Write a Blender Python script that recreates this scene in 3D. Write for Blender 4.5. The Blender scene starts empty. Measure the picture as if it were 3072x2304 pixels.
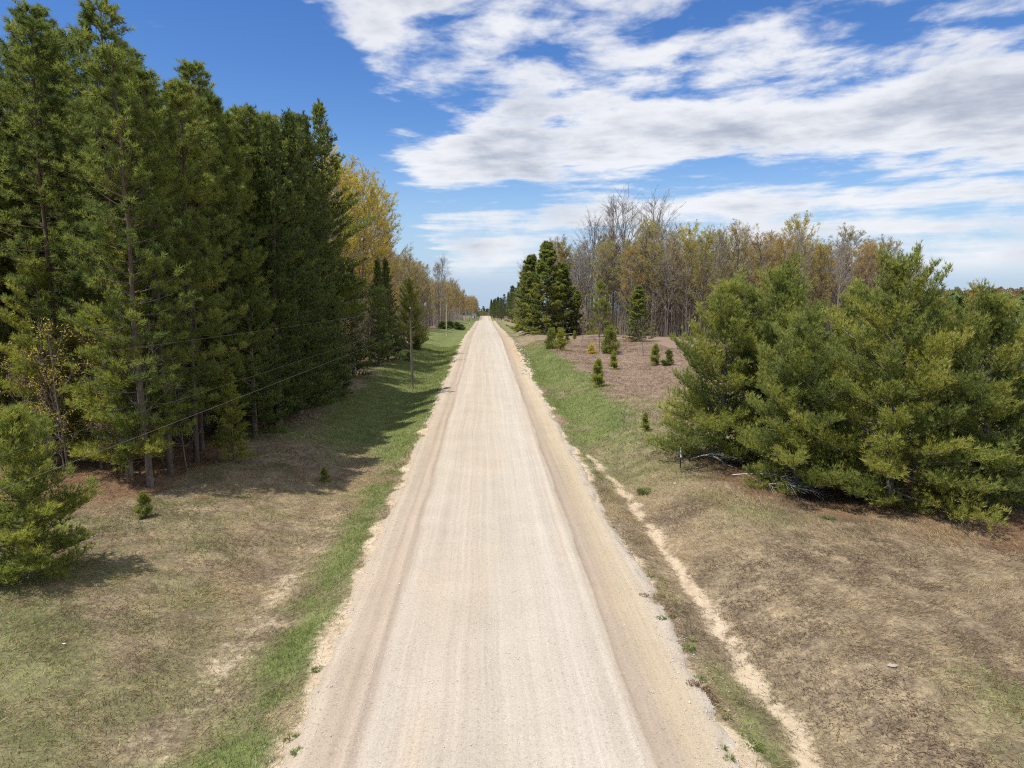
import bpy, math, random
import numpy as np

rad = math.radians
R0 = np.random.RandomState
scene = bpy.context.scene
COL = scene.collection

# ------------------------------------------------------------------ camera
cam_data = bpy.data.cameras.new('camera')
cam_data.sensor_width = 36.0
cam_data.lens = 24.98
cam_data.clip_start = 0.1
cam_data.clip_end = 9000.0
cam = bpy.data.objects.new('camera', cam_data)
COL.objects.link(cam)
cam.location = (0.0, 0.0, 9.0)
cam.rotation_euler = (rad(90.0 - 7.5), 0.0, rad(-2.2))
scene.camera = cam

# ------------------------------------------------------------------ light
SUN_EL = rad(65.5)
SUN_AZ = math.atan2(-0.90, -0.44)            # towards the sun, clockwise from +Y
sun_vec = np.array([math.sin(SUN_AZ) * math.cos(SUN_EL), math.cos(SUN_AZ) * math.cos(SUN_EL), math.sin(SUN_EL)])
sun_data = bpy.data.lights.new('sun', 'SUN')
sun_data.energy = 4.7
sun_data.angle = rad(0.53)
sun_data.color = (1.0, 0.955, 0.88)
sun = bpy.data.objects.new('sun', sun_data)
COL.objects.link(sun)
from mathutils import Vector, Matrix
sun.rotation_euler = Vector(sun_vec).to_track_quat('Z', 'Y').to_euler()
sun.location = (-60, -30, 120)

scene.view_settings.view_transform = 'Standard'
scene.view_settings.look = 'None'
scene.view_settings.exposure = 0.25
scene.view_settings.gamma = 1.0
scene.view_settings.use_curve_mapping = False
scene.cycles.use_denoising = False
scene.cycles.filter_width = 1.15
scene.cycles.max_bounces = 6
scene.cycles.diffuse_bounces = 3
scene.cycles.transmission_bounces = 3
scene.cycles.caustics_reflective = False
scene.cycles.caustics_refractive = False


# ------------------------------------------------------------------ node helper
class NT:
    def __init__(self, tree):
        self.t = tree
        self.n = tree.nodes
        self.l = tree.links

    def new(self, typ, **kw):
        nd = self.n.new(typ)
        for k, v in kw.items():
            setattr(nd, k, v)
        return nd

    def put(self, sock, val):
        if hasattr(val, 'is_output'):
            self.l.new(val, sock)
        elif val is not None:
            sock.default_value = val

    def math(self, op, a, b=None, c=None, clamp=False):
        nd = self.new('ShaderNodeMath', operation=op, use_clamp=clamp)
        self.put(nd.inputs[0], a)
        if b is not None: self.put(nd.inputs[1], b)
        if c is not None: self.put(nd.inputs[2], c)
        return nd.outputs[0]

    def vmath(self, op, a, b=None, scale=None):
        nd = self.new('ShaderNodeVectorMath', operation=op)
        self.put(nd.inputs[0], a)
        if b is not None: self.put(nd.inputs[1], b)
        if scale is not None: self.put(nd.inputs['Scale'], scale)
        return nd.outputs['Value'] if op in ('DOT_PRODUCT', 'LENGTH') else nd.outputs[0]

    def comb(self, x, y, z=0.0):
        nd = self.new('ShaderNodeCombineXYZ')
        self.put(nd.inputs[0], x); self.put(nd.inputs[1], y); self.put(nd.inputs[2], z)
        return nd.outputs[0]

    def sep(self, v):
        nd = self.new('ShaderNodeSeparateXYZ')
        self.put(nd.inputs[0], v)
        return nd.outputs

    def noise(self, vec, scale, detail=4.0, rough=0.55, dist=0.0, out='Fac'):
        nd = self.new('ShaderNodeTexNoise')
        self.put(nd.inputs['Vector'], vec)
        nd.inputs['Scale'].default_value = scale
        nd.inputs['Detail'].default_value = detail
        nd.inputs['Roughness'].default_value = rough
        nd.inputs['Distortion'].default_value = dist
        return nd.outputs[out]

    def smooth(self, v, a, b, lo=0.0, hi=1.0):
        nd = self.new('ShaderNodeMapRange', interpolation_type='SMOOTHSTEP')
        self.put(nd.inputs['Value'], v)
        self.put(nd.inputs['From Min'], a); self.put(nd.inputs['From Max'], b)
        nd.inputs['To Min'].default_value = lo; nd.inputs['To Max'].default_value = hi
        return nd.outputs['Result']

    def mix(self, f, a, b, blend='MIX'):
        nd = self.new('ShaderNodeMix', data_type='RGBA', blend_type=blend)
        self.put(nd.inputs[0], f)
        self.put(nd.inputs[6], a if hasattr(a, 'is_output') else (a[0], a[1], a[2], 1.0))
        self.put(nd.inputs[7], b if hasattr(b, 'is_output') else (b[0], b[1], b[2], 1.0))
        return nd.outputs[2]

    def ramp(self, f, stops, interp='LINEAR'):
        nd = self.new('ShaderNodeValToRGB')
        cr = nd.color_ramp
        cr.interpolation = interp
        while len(cr.elements) < len(stops):
            cr.elements.new(0.5)
        for e, (p, c) in zip(cr.elements, stops):
            e.position = p
            e.color = (c[0], c[1], c[2], 1.0)
        self.put(nd.inputs[0], f)
        return nd.outputs[0]

    def attr(self, name, out='Fac'):
        nd = self.new('ShaderNodeAttribute', attribute_name=name)
        return nd.outputs[out]


# ------------------------------------------------------------------ world: sky with drifting cloud streets
world = bpy.data.worlds.new('World')
scene.world = world
world.use_nodes = True
world.node_tree.nodes.clear()
w = NT(world.node_tree)
sky = w.new('ShaderNodeTexSky', sky_type='NISHITA', sun_disc=False)
sky.sun_elevation = SUN_EL
sky.sun_rotation = SUN_AZ
sky.air_density = 1.0
sky.dust_density = 0.0
sky.ozone_density = 3.5
sky.altitude = 300.0
SKY_GAIN = 0.105
dirv = w.new('ShaderNodeTexCoord').outputs['Generated']
dx, dy, dz = w.sep(dirv)
up = w.math('MAXIMUM', dz, 0.012)
up = w.math('ADD', up, 0.012)
px_ = w.math('DIVIDE', dx, up)
py_ = w.math('DIVIDE', dy, up)
# u runs along the cloud streets, v across them
cu = w.math('SUBTRACT', w.math('MULTIPLY', px_, 0.87), w.math('MULTIPLY', py_, 0.50))
cv = w.math('ADD', w.math('MULTIPLY', px_, 0.50), w.math('MULTIPLY', py_, 0.87))
pos2 = w.comb(w.math('MULTIPLY', cu, 0.55), cv, 3.7)
warp = w.noise(pos2, 0.35, 3.0, 0.55)
bandv = w.math('ADD', cv, w.math('MULTIPLY', w.math('SUBTRACT', warp, 0.5), 2.6))
band = w.math('COSINE', w.math('MULTIPLY', w.math('SUBTRACT', bandv, 4.75), 2 * math.pi / 3.5))
cells = w.noise(w.comb(w.math('MULTIPLY', cu, 1.0), cv, 1.3), 2.9, 7.0, 0.58, 0.2)
big = w.noise(w.comb(w.math('MULTIPLY', cu, 0.85), cv, 9.1), 0.75, 5.0, 0.55, 0.2)
edge = w.math('ADD', cu, w.math('MULTIPLY', cv, 0.62))
edge = w.math('ADD', edge, w.math('MULTIPLY', w.math('SUBTRACT', big, 0.5), 1.6))
edge = w.smooth(edge, -1.30, -0.25)
flat = w.smooth(dz, 0.03, 0.20, 0.10, 1.0)
dens = w.math('MULTIPLY', w.math('MULTIPLY', band, flat), 0.23)
dens = w.math('ADD', dens, w.math('MULTIPLY', w.math('MULTIPLY', w.math('SUBTRACT', cells, 0.5), flat), 0.80))
dens = w.math('ADD', dens, w.math('MULTIPLY', w.math('MULTIPLY', w.math('SUBTRACT', big, 0.5), flat), 0.70))
puff = w.noise(w.vmath('MULTIPLY', dirv, (1.0, 1.0, 2.5)), 6.5, 7.0, 0.58, 0.25)
dens = w.math('ADD', dens, w.math('MULTIPLY', w.math('SUBTRACT', puff, 0.5), 1.0))
dens = w.math('ADD', dens, w.math('MULTIPLY', w.math('SUBTRACT', edge, 1.0), 0.62))
dens = w.math('ADD', dens, w.math('MULTIPLY', w.smooth(cu, -3.0, 2.5, 0.15, 0.33), w.smooth(dz, 0.02, 0.22, 0.45, 1.0)))
alpha = w.smooth(dens, -0.06, 0.25)
alpha = w.math('MULTIPLY', alpha, w.smooth(dz, 0.005, 0.045, 0.0, 0.95))
shade = w.noise(w.vmath('MULTIPLY', w.vmath('ADD', dirv, (3.1, 0.0, 0.03)), (1.0, 1.0, 2.4)), 5.2, 5.0, 0.55, 0.3)
thick = w.math('ADD', dens, w.math('MULTIPLY', w.math('SUBTRACT', shade, 0.5), 1.2))
thick = w.smooth(thick, 0.12, 0.80)
K = 1.0 / SKY_GAIN
cloud = w.mix(thick, tuple(c * K for c in (0.77, 0.78, 0.81)), tuple(c * K for c in (0.37, 0.41, 0.50)))
hsv = w.new('ShaderNodeHueSaturation')
hsv.inputs['Saturation'].default_value = 1.27
hsv.inputs['Hue'].default_value = 0.512
hsv.inputs['Value'].default_value = 1.10
w.l.new(sky.outputs[0], hsv.inputs['Color'])
clear = w.mix(w.smooth(dz, 0.20, -0.02, 0.0, 0.85), hsv.outputs[0], tuple(c * K for c in (0.31, 0.45, 0.68)))
skycol = w.mix(alpha, clear, cloud)
bg = w.new('ShaderNodeBackground')
w.l.new(skycol, bg.inputs['Color'])
bg.inputs['Strength'].default_value = SKY_GAIN
wo = w.new('ShaderNodeOutputWorld')
w.l.new(bg.outputs[0], wo.inputs['Surface'])


# ------------------------------------------------------------------ noise and terrain in numpy
_lat = R0(5).rand(512, 512)


def vnoise(x, y, s):
    x = np.asarray(x, float) * s + 137.3
    y = np.asarray(y, float) * s + 71.9
    xi = np.floor(x).astype(int); yi = np.floor(y).astype(int)
    fx = x - xi; fy = y - yi
    fx = fx * fx * (3 - 2 * fx); fy = fy * fy * (3 - 2 * fy)
    a = _lat[xi % 512, yi % 512]; b = _lat[(xi + 1) % 512, yi % 512]
    c = _lat[xi % 512, (yi + 1) % 512]; d = _lat[(xi + 1) % 512, (yi + 1) % 512]
    return (a * (1 - fx) + b * fx) * (1 - fy) + (c * (1 - fx) + d * fx) * fy


def fbm(x, y, s, o=4):
    r = 0; amp = 0.5; tot = 0
    for k in range(o):
        r = r + amp * vnoise(x + 19.7 * k, y - 7.3 * k, s * 2 ** k); tot += amp; amp *= 0.55
    return r / tot


def sst(x, a, b):
    t = np.clip((np.asarray(x, float) - a) / (b - a), 0, 1)
    return t * t * (3 - 2 * t)


_ly = np.array([-200, 140, 230, 300, 340, 380, 440, 500, 620, 700, 800, 1000, 3500.])
_lz = np.array([0, 0, -2.7, -4.5, -5.1, -7.9, -10.4, -11.8, -14.2, -15.4, -29, -48, -115.])


def prof(y):
    y = np.asarray(y, float)
    return sum(np.interp(y + d, _ly, _lz) for d in (-14, -7, 0, 7, 14)) / 5.0


_cx = np.array([-3000, -60, -16, -12, -9.5, -7.2, -5.8, -4.4, -3.7, 0, 4.5, 5.2, 6.3, 7.0, 8.6, 10.5, 14, 20, 60, 3000.])
_cz = np.array([1.2, 0.9, 0.5, 0.33, 0.05, -0.52, -0.50, -0.12, -0.16, -0.16, -0.16, -0.10, -0.45, -0.34, 0.42, 0.55, 0.22, 0.1, 0.0, 0.0])


def cross(x):
    x = np.asarray(x, float)
    return sum(np.interp(x + d, _cx, _cz) for d in (-0.5, -0.25, 0, 0.25, 0.5)) / 5.0


def terrain(x, y):
    x = np.asarray(x, float); y = np.asarray(y, float)
    z = prof(y) + cross(x)
    off = sst(np.abs(x - 0.4), 4.6, 7.5)
    z = z + off * (fbm(x, y, 0.10, 3) - 0.5) * 0.7 * sst(np.abs(x), 6, 16)
    z = z + off * (fbm(x, y, 0.8, 3) - 0.5) * 0.16
    # low mound on the right, the valley beyond it and a ridge far off
    z = z + 1.1 * np.exp(-(((x - 27) / 15.0) ** 2 + ((y - 100) / 30.0) ** 2))
    val = sst(x, 45, 190) * sst(y, 30, 140)
    z = z - val * 11.0
    z = z + sst(x, 150, 420) * sst(y, 420, 760) * 28.0
    return z


def tz(x, y):
    return float(terrain(np.array([x]), np.array([y]))[0])


# ------------------------------------------------------------------ mesh helpers
def tri_mesh(name, V, T, attrs=None, smooth=False):
    V = np.asarray(V, np.float32); T = np.asarray(T, np.int32)
    me = bpy.data.meshes.new(name)
    me.vertices.add(len(V)); me.vertices.foreach_set('co', V.ravel())
    k = T.shape[1]
    me.loops.add(T.size); me.loops.foreach_set('vertex_index', T.ravel())
    me.polygons.add(len(T))
    me.polygons.foreach_set('loop_start', np.arange(0, T.size, k, dtype=np.int32))
    me.polygons.foreach_set('loop_total', np.full(len(T), k, np.int32))
    if smooth:
        me.polygons.foreach_set('use_smooth', np.ones(len(T), bool))
    for an, av in (attrs or {}).items():
        av = np.asarray(av, np.float32)
        if av.ndim == 1:
            a = me.attributes.new(an, 'FLOAT', 'POINT'); a.data.foreach_set('value', av)
        else:
            a = me.attributes.new(an, 'FLOAT_COLOR', 'POINT'); a.data.foreach_set('color', av.ravel())
    me.update()
    me.validate()
    return me


class Geo:
    """collects triangles with a per-vertex tint"""
    def __init__(self):
        self.V = []; self.T = []; self.A = []; self.n = 0

    def add(self, V, T, A=0.5):
        V = np.asarray(V, float).reshape(-1, 3); T = np.asarray(T, int).reshape(-1, 3)
        self.V.append(V); self.T.append(T + self.n)
        self.A.append(np.broadcast_to(np.asarray(A, float), (len(V),)))
        self.n += len(V)

    def tube(self, P, r, sides=5, A=0.5, cap=False):
        P = np.asarray(P, float); k = len(P)
        r = np.broadcast_to(np.asarray(r, float), (k,))
        t = np.gradient(P, axis=0)
        t /= np.linalg.norm(t, axis=1)[:, None] + 1e-9
        ref = np.array([0, 0, 1.0]) if abs(t[0][2]) < 0.9 else np.array([1.0, 0, 0])
        a = np.cross(t, ref); a /= np.linalg.norm(a, axis=1)[:, None] + 1e-9
        b = np.cross(t, a)
        th = np.arange(sides) / sides * 2 * np.pi
        ring = a[:, None, :] * np.cos(th)[None, :, None] + b[:, None, :] * np.sin(th)[None, :, None]
        V = (P[:, None, :] + ring * r[:, None, None]).reshape(-1, 3)
        i = np.arange(k - 1)[:, None] * sides; j = np.arange(sides)[None, :]; j2 = (j + 1) % sides
        q0 = i + j; q1 = i + j2; q2 = i + sides + j2; q3 = i + sides + j
        T = np.concatenate([np.stack([q0, q2, q1], -1).reshape(-1, 3), np.stack([q0, q3, q2], -1).reshape(-1, 3)])
        if cap:
            top = (k - 1) * sides
            T = np.concatenate([T, [[top, top + s, top + s + 1] for s in range(1, sides - 1)],
                                [[0, s + 1, s] for s in range(1, sides - 1)]])
        self.add(V, T, A)

    def needles(self, rng, P, D, n, length, width, spread, tint, jit=0.10):
        """a burst of n needles at every point P about direction D"""
        P = np.asarray(P, float); m = len(P)
        if m == 0: return
        D = np.asarray(D, float)
        D = D / (np.linalg.norm(D, axis=1)[:, None] + 1e-9)
        rnd = rng.normal(size=(m, n, 3)); rnd /= np.linalg.norm(rnd, axis=2)[..., None]
        d = D[:, None, :] + rnd * spread
        d /= np.linalg.norm(d, axis=2)[..., None] + 1e-9
        side = np.cross(d, rng.normal(size=(m, n, 3)) * 0.55 + np.array([0, 0, 1.0]))
        side /= np.linalg.norm(side, axis=2)[..., None] + 1e-9
        L = length * rng.uniform(0.7, 1.2, (m, n, 1))
        base = P[:, None, :] + d * L * 0.04
        a = base + side * width * 0.5; b = base - side * width * 0.5
        c = base + d * L
        V = np.stack([a, b, c], 2).reshape(-1, 3)
        tt = np.asarray(tint, float).reshape(-1, 1, 1) + rng.uniform(-jit, jit, (m, n, 1))
        A = np.clip(np.broadcast_to(tt, (m, n, 3)).reshape(-1), 0, 1)
        self.add(V, np.arange(len(V)).reshape(-1, 3), A)

    def leaves(self, rng, P, size, tint):
        P = np.asarray(P, float); m = len(P)
        if m == 0: return
        a = rng.normal(size=(m, 3)); a /= np.linalg.norm(a, axis=1)[:, None]
        b = np.cross(a, rng.normal(size=(m, 3))); b /= np.linalg.norm(b, axis=1)[:, None] + 1e-9
        s = size * rng.uniform(0.5, 1.3, (m, 1))
        V = np.stack([P - a * s * 0.5, P + b * s * 0.42, P + a * s * 0.6], 1).reshape(-1, 3)
        self.add(V, np.arange(len(V)).reshape(-1, 3), np.repeat(np.clip(tint, 0, 1), 3))

    def mesh(self, name, smooth=False):
        return tri_mesh(name, np.concatenate(self.V), np.concatenate(self.T), {'tint': np.concatenate(self.A)}, smooth)


def link(name, me, mat, parent=None, kind=None):
    o = bpy.data.objects.new(name, me)
    COL.objects.link(o)
    if mat is not None:
        if len(me.materials) == 0:
            me.materials.append(mat)
        if me.materials[0] is not mat:
            o.material_slots[0].link = 'OBJECT'
            o.material_slots[0].material = mat
    if parent is not None:
        o.parent = parent
    if kind:
        o['kind'] = kind
    return o


def tag(o, label, cat, group=None):
    o['label'] = label; o['category'] = cat
    if group: o['group'] = group
    return o


def place(proto, name, x, y, label, cat, group=None, rot=0.0, sc=1.0, tilt=(0, 0), mats=None, sink=0.08, z=None):
    """one thing: an Empty at the base, its parts copied from the shared meshes of a kind"""
    e = bpy.data.objects.new(name, None)
    COL.objects.link(e)
    e.empty_display_size = 0.3
    e.location = (x, y, (tz(x, y) if z is None else z) - sink)
    e.rotation_euler = (tilt[0], tilt[1], rot)
    e.scale = (sc, sc, sc) if np.isscalar(sc) else sc
    tag(e, label, cat, group)
    for pn, me, mat in proto:
        link(pn, me, (mats or {}).get(pn, mat), e)
    return e


# ------------------------------------------------------------------ materials
def new_mat(name):
    m = bpy.data.materials.new(name)
    m.use_nodes = True
    m.node_tree.nodes.clear()
    return m, NT(m.node_tree)


def finish(n, shader):
    out = n.new('ShaderNodeOutputMaterial')
    n.l.new(shader, out.inputs['Surface'])


def leaf_mat(name, stops, transl=0.3, rough=0.55, spec=0.25, obj_var=0.12, patch=0.0):
    m, n = new_mat(name)
    t = n.attr('tint')
    info = n.new('ShaderNodeObjectInfo')
    v = n.math('ADD', t, n.math('MULTIPLY', n.math('SUBTRACT', info.outputs['Random'], 0.5), obj_var * 2), clamp=True)
    if patch:
        pn = n.noise(n.new('ShaderNodeTexCoord').outputs['Object'], 0.9, 2.0)
        v = n.math('ADD', v, n.math('MULTIPLY', n.math('SUBTRACT', pn, 0.5), patch), clamp=True)
    c = n.ramp(v, stops)
    p = n.new('ShaderNodeBsdfPrincipled')
    n.l.new(c, p.inputs['Base Color'])
    p.inputs['Roughness'].default_value = rough
    p.inputs['Specular IOR Level'].default_value = spec
    tr = n.new('ShaderNodeBsdfTranslucent')
    n.l.new(c, tr.inputs['Color'])
    mx = n.new('ShaderNodeMixShader')
    mx.inputs[0].default_value = transl
    n.l.new(p.outputs[0], mx.inputs[1]); n.l.new(tr.outputs[0], mx.inputs[2])
    finish(n, mx.outputs[0])
    return m


M = {}
M['white_pine'] = leaf_mat('white_pine_needles', [(0.0, (0.125, 0.165, 0.058)), (0.3, (0.240, 0.285, 0.078)), (0.6, (0.365, 0.390, 0.090)), (0.9, (0.47, 0.450, 0.10)), (1.0, (0.50, 0.40, 0.11))], 0.46, patch=0.4)
M['red_pine'] = leaf_mat('red_pine_needles', [(0.0, (0.095, 0.135, 0.042)), (0.35, (0.19, 0.240, 0.058)), (0.7, (0.295, 0.335, 0.070)), (0.93, (0.39, 0.38, 0.08)), (1.0, (0.42, 0.32, 0.09))], 0.42, patch=0.4)
M['dark_conifer'] = leaf_mat('spruce_needles', [(0.0, (0.060, 0.090, 0.035)), (0.5, (0.125, 0.170, 0.048)), (1.0, (0.23, 0.26, 0.065))], 0.36, patch=0.3)
M['young_pine'] = leaf_mat('young_pine_needles', [(0.0, (0.17, 0.21, 0.052)), (0.5, (0.35, 0.385, 0.075)), (1.0, (0.50, 0.48, 0.10))], 0.46, patch=0.3)
M['orange_bud'] = leaf_mat('orange_bud_leaves', [(0.0, (0.38, 0.25, 0.075)), (0.5, (0.56, 0.39, 0.10)), (1.0, (0.68, 0.51, 0.13))], 0.5, obj_var=0.2)
M['yellow_bud'] = leaf_mat('yellow_bud_leaves', [(0.0, (0.46, 0.37, 0.06)), (0.5, (0.66, 0.55, 0.07)), (1.0, (0.76, 0.66, 0.10))], 0.5, obj_var=0.2)
M['tan_bud'] = leaf_mat('tan_bud_leaves', [(0.0, (0.37, 0.30, 0.16)), (0.5, (0.53, 0.45, 0.22)), (1.0, (0.64, 0.56, 0.28))], 0.5, obj_var=0.2)
M['green_bud'] = leaf_mat('green_bud_leaves', [(0.0, (0.34, 0.31, 0.08)), (0.5, (0.50, 0.46, 0.11)), (1.0, (0.62, 0.57, 0.15))], 0.5, obj_var=0.2)
M['ridge_leaf'] = leaf_mat('ridge_leaves', [(0.0, (0.13, 0.10, 0.045)), (0.5, (0.22, 0.16, 0.06)), (1.0, (0.30, 0.22, 0.08))], 0.3)
M['blossom'] = leaf_mat('cream_blossom', [(0.0, (0.55, 0.48, 0.36)), (1.0, (0.80, 0.74, 0.62))], 0.3)
M['weed'] = leaf_mat('weed_leaves', [(0.0, (0.13, 0.15, 0.05)), (0.5, (0.22, 0.27, 0.08)), (1.0, (0.36, 0.38, 0.13))], 0.35)
M['dry_weed'] = leaf_mat('dry_weed_leaves', [(0.0, (0.10, 0.06, 0.035)), (0.5, (0.20, 0.12, 0.06)), (1.0, (0.30, 0.20, 0.11))], 0.2)


def bark_mat(name, c1, c2, c3, scale=6.0, top=None):
    m, n = new_mat(name)
    tc = n.new('ShaderNodeTexCoord').outputs['Object']
    st = n.vmath('MULTIPLY', tc, (1.0, 1.0, 0.22))
    a = n.noise(st, scale, 5.0, 0.65)
    b = n.noise(st, scale * 5, 3.0, 0.6)
    f = n.math('ADD', n.math('MULTIPLY', a, 0.6), n.math('MULTIPLY', b, 0.4))
    c = n.ramp(n.smooth(f, 0.32, 0.68), [(0.0, c1), (0.5, c2), (1.0, c3)])
    if top is not None:
        z = n.sep(tc)[2]
        c = n.mix(n.math('MULTIPLY', n.smooth(z, 5.0, 14.0), 0.75), c, top)
    info = n.new('ShaderNodeObjectInfo')
    v = n.math('ADD', n.math('MULTIPLY', info.outputs['Random'], 0.5), 0.75)
    c = n.mix(1.0, c, n.comb(v, v, v), 'MULTIPLY')
    p = n.new('ShaderNodeBsdfPrincipled')
    n.l.new(c, p.inputs['Base Color'])
    p.inputs['Roughness'].default_value = 0.9
    p.inputs['Specular IOR Level'].default_value = 0.15
    bp = n.new('ShaderNodeBump')
    bp.inputs['Strength'].default_value = 0.7
    bp.inputs['Distance'].default_value = 0.03
    n.l.new(f, bp.inputs['Height'])
    n.l.new(bp.outputs[0], p.inputs['Normal'])
    finish(n, p.outputs[0])
    return m


M['pine_bark'] = bark_mat('red_pine_bark', (0.065, 0.052, 0.044), (0.13, 0.103, 0.086), (0.22, 0.18, 0.15), top=(0.15, 0.10, 0.07))
M['grey_bark'] = bark_mat('grey_bark', (0.12, 0.10, 0.085), (0.21, 0.18, 0.155), (0.31, 0.275, 0.24), 4.0)
M['pale_bark'] = bark_mat('pale_bark', (0.24, 0.21, 0.18), (0.38, 0.34, 0.29), (0.52, 0.48, 0.42), 4.0)
M['brown_bark'] = bark_mat('brown_bark', (0.10, 0.075, 0.055), (0.19, 0.15, 0.115), (0.29, 0.24, 0.19), 4.0)
M['dead_wood'] = bark_mat('weathered_wood', (0.30, 0.26, 0.22), (0.46, 0.42, 0.37), (0.60, 0.56, 0.50), 8.0)
M['pole_wood'] = bark_mat('pole_wood', (0.09, 0.07, 0.055), (0.16, 0.13, 0.105), (0.25, 0.21, 0.17), 5.0)
M['new_pole_wood'] = bark_mat('new_pole_wood', (0.27, 0.25, 0.15), (0.38, 0.36, 0.23), (0.46, 0.44, 0.30), 5.0)


def plain_mat(name, col, rough=0.6, metal=0.0, var=0.25, scale=9.0):
    m, n = new_mat(name)
    tc = n.new('ShaderNodeTexCoord').outputs['Object']
    f = n.noise(tc, scale, 5.0, 0.6)
    c = n.mix(n.smooth(f, 0.3, 0.7), tuple(v * (1 - var) for v in col), tuple(min(1, v * (1 + var * 0.6)) for v in col))
    p = n.new('ShaderNodeBsdfPrincipled')
    n.l.new(c, p.inputs['Base Color'])
    p.inputs['Roughness'].default_value = rough
    p.inputs['Metallic'].default_value = metal
    finish(n, p.outputs[0])
    return m


M['white_paint'] = plain_mat('white_paint', (0.78, 0.78, 0.76), 0.5, 0, 0.08)
M['shed_roof'] = plain_mat('pale_roof_sheet', (0.66, 0.67, 0.68), 0.4, 0.1, 0.1)
M['green_steel'] = plain_mat('green_steel', (0.035, 0.055, 0.04), 0.5, 0.3)
M['cable'] = plain_mat('cable_sheath', (0.17, 0.17, 0.17), 0.5)
M['bare_wire'] = plain_mat('bare_aluminium_wire', (0.16, 0.16, 0.16), 0.5, 0.3)
M['ceramic'] = plain_mat('grey_ceramic', (0.35, 0.34, 0.33), 0.3)
M['dark_opening'] = plain_mat('dark_glass', (0.03, 0.035, 0.04), 0.15)
M['sunk_stone'] = plain_mat('grey_field_stone', (0.36, 0.31, 0.25), 0.9, 0, 0.3, 8.0)
M['stone'] = plain_mat('field_stone', (0.56, 0.50, 0.42), 0.85, 0, 0.35, 6.0)
M['pale_stone'] = plain_mat('pale_stone', (0.66, 0.62, 0.56), 0.85, 0, 0.2, 6.0)
M['paper'] = plain_mat('white_scrap', (0.80, 0.80, 0.80), 0.7, 0, 0.06)


# ------------------------------------------------------------------ ground cover masks (shared by soil and blades)
def trail_x(y):
    return np.interp(y, [10, 14, 20, 27, 33, 37, 41], [6.35, 6.5, 6.6, 6.5, 6.42, 6.2, 5.85]) + (vnoise(y, 0 * y, 0.55) - 0.5) * 0.35


def covers(x, y):
    x = np.asarray(x, float); y = np.asarray(y, float)
    n1 = fbm(x, y, 0.16, 4) - 0.5
    n2 = fbm(x + 50, y, 0.7, 4) - 0.5
    # sand: road margins, the washed runnel on the right, the thin strip on the left
    sand = sst(-np.abs(x - 0.49) + n2 * 1.5 + n1 * 0.6, -5.1, -4.15)
    tr = np.exp(-((x - trail_x(y)) / (0.24 + 0.26 * (vnoise(y, y * 0, 0.9)))) ** 2) * sst(-y, -42, -38) * (0.10 + 1.15 * fbm(x, y, 2.2, 4))
    ls = np.exp(-((x + 6.6 + n1 * 2.0) / 0.95) ** 2) * sst(-y, -36, -24) * (0.44 + 0.24 * sst(fbm(x, y, 1.1, 4), 0.38, 0.66))
    sand = np.clip(np.maximum.reduce([sand, tr * 1.15, ls * 0.85]), 0, 1)
    # lushness of the green
    g = 0.25 + n1 * 0.9 + n2 * 0.7
    g = g + 0.62 * sst(y, 33, 52) * sst(x + n1 * 6, 3.5, 5) * sst(-x - n1 * 6, -12.5, -8.5) * sst(-y, -128, -92)
    g = g + 0.72 * sst(y + n1 * 14, 38, 58) * sst(-x - n1 * 4, -1, 3.5) * sst(x + n1 * 4, -13, -10)
    g = g + (0.38 + n2 * 0.9) * np.exp(-((x + 5.0 + n1) / 0.85) ** 2) + 0.30 * np.exp(-((x - 5.6) / 0.45) ** 2) * sst(-y, -30, -14)
    g = g + 0.06 * np.exp(-((y - 17) / 8.0) ** 2) * sst(-x, 6.5, 9)
    g = g + 0.28 * np.exp(-((x - 9.2) / 1.4) ** 2) * np.exp(-((y - 31) / 4.0) ** 2)
    g = g + 0.35 * sst(y, 130, 200) * sst(-x, -9, -7)
    g = g - 0.30 * np.exp(-((x - 8.0) / 1.3) ** 2) * sst(-y, -34, -28) - 0.16 * sst(x, 7, 9) * sst(-y, -26, -22)
    # rust needle litter beneath pines, brown leaf litter in the woods
    nd = sst(-x + n1 * 5, 13.2, 15.2) * sst(y + n1 * 5, 26, 31) * sst(-y, -75, -60)
    nd2 = np.exp(-((x - 16.5) / 5.2) ** 2 - ((y - 31) / 5.0) ** 2) * 1.5 + 0.95 * np.exp(-((x - 21.5) / 4.0) ** 2 - ((y - 23.5) / 3.4) ** 2)
    nd = np.clip(np.maximum(nd, nd2 + n2 * 0.8), 0, 1)
    br = sst(x + n1 * 5, 9.0, 11.5) * sst(y + n1 * 12, 52, 64) * (0.92 + n2 * 1.3)
    br = np.clip(np.maximum(br * sst(-x, -140, -90), sst(-x + n1 * 5, 13.2, 15.2) * sst(y, 58, 70)), 0, 1)
    g = g + 0.5 * sst(x, 60, 110) * sst(y, 60, 110)
    g = g * (1 - nd) * (1 - br * 0.92)
    return np.clip(g, 0, 1), sand, nd, br


def axis(parts):
    out = [np.arange(a, b, s) for a, b, s in parts]
    return np.unique(np.round(np.concatenate(out), 4))


def grid_mesh(name, xs, ys, zfun, attrs=None):
    X, Y = np.meshgrid(xs, ys)
    x = X.ravel(); y = Y.ravel(); z = zfun(x, y)
    nx, ny = len(xs), len(ys)
    i = (np.arange(ny - 1)[:, None] * nx + np.arange(nx - 1)[None, :]).ravel()
    Q = np.stack([i, i + 1, i + nx + 1, i + nx], 1)
    return tri_mesh(name, np.stack([x, y, z], 1), Q, attrs(x, y) if attrs else None, True)


xs = axis([(-2400, -300, 150), (-300, -60, 20), (-60, -20, 1.6), (-20, 26, 0.22), (26, 70, 1.6), (70, 320, 20), (320, 2600, 150)])
ys = axis([(-120, 5, 4), (5, 48, 0.28), (48, 130, 0.8), (130, 420, 5), (420, 1000, 20), (1000, 3600, 200)])


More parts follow.
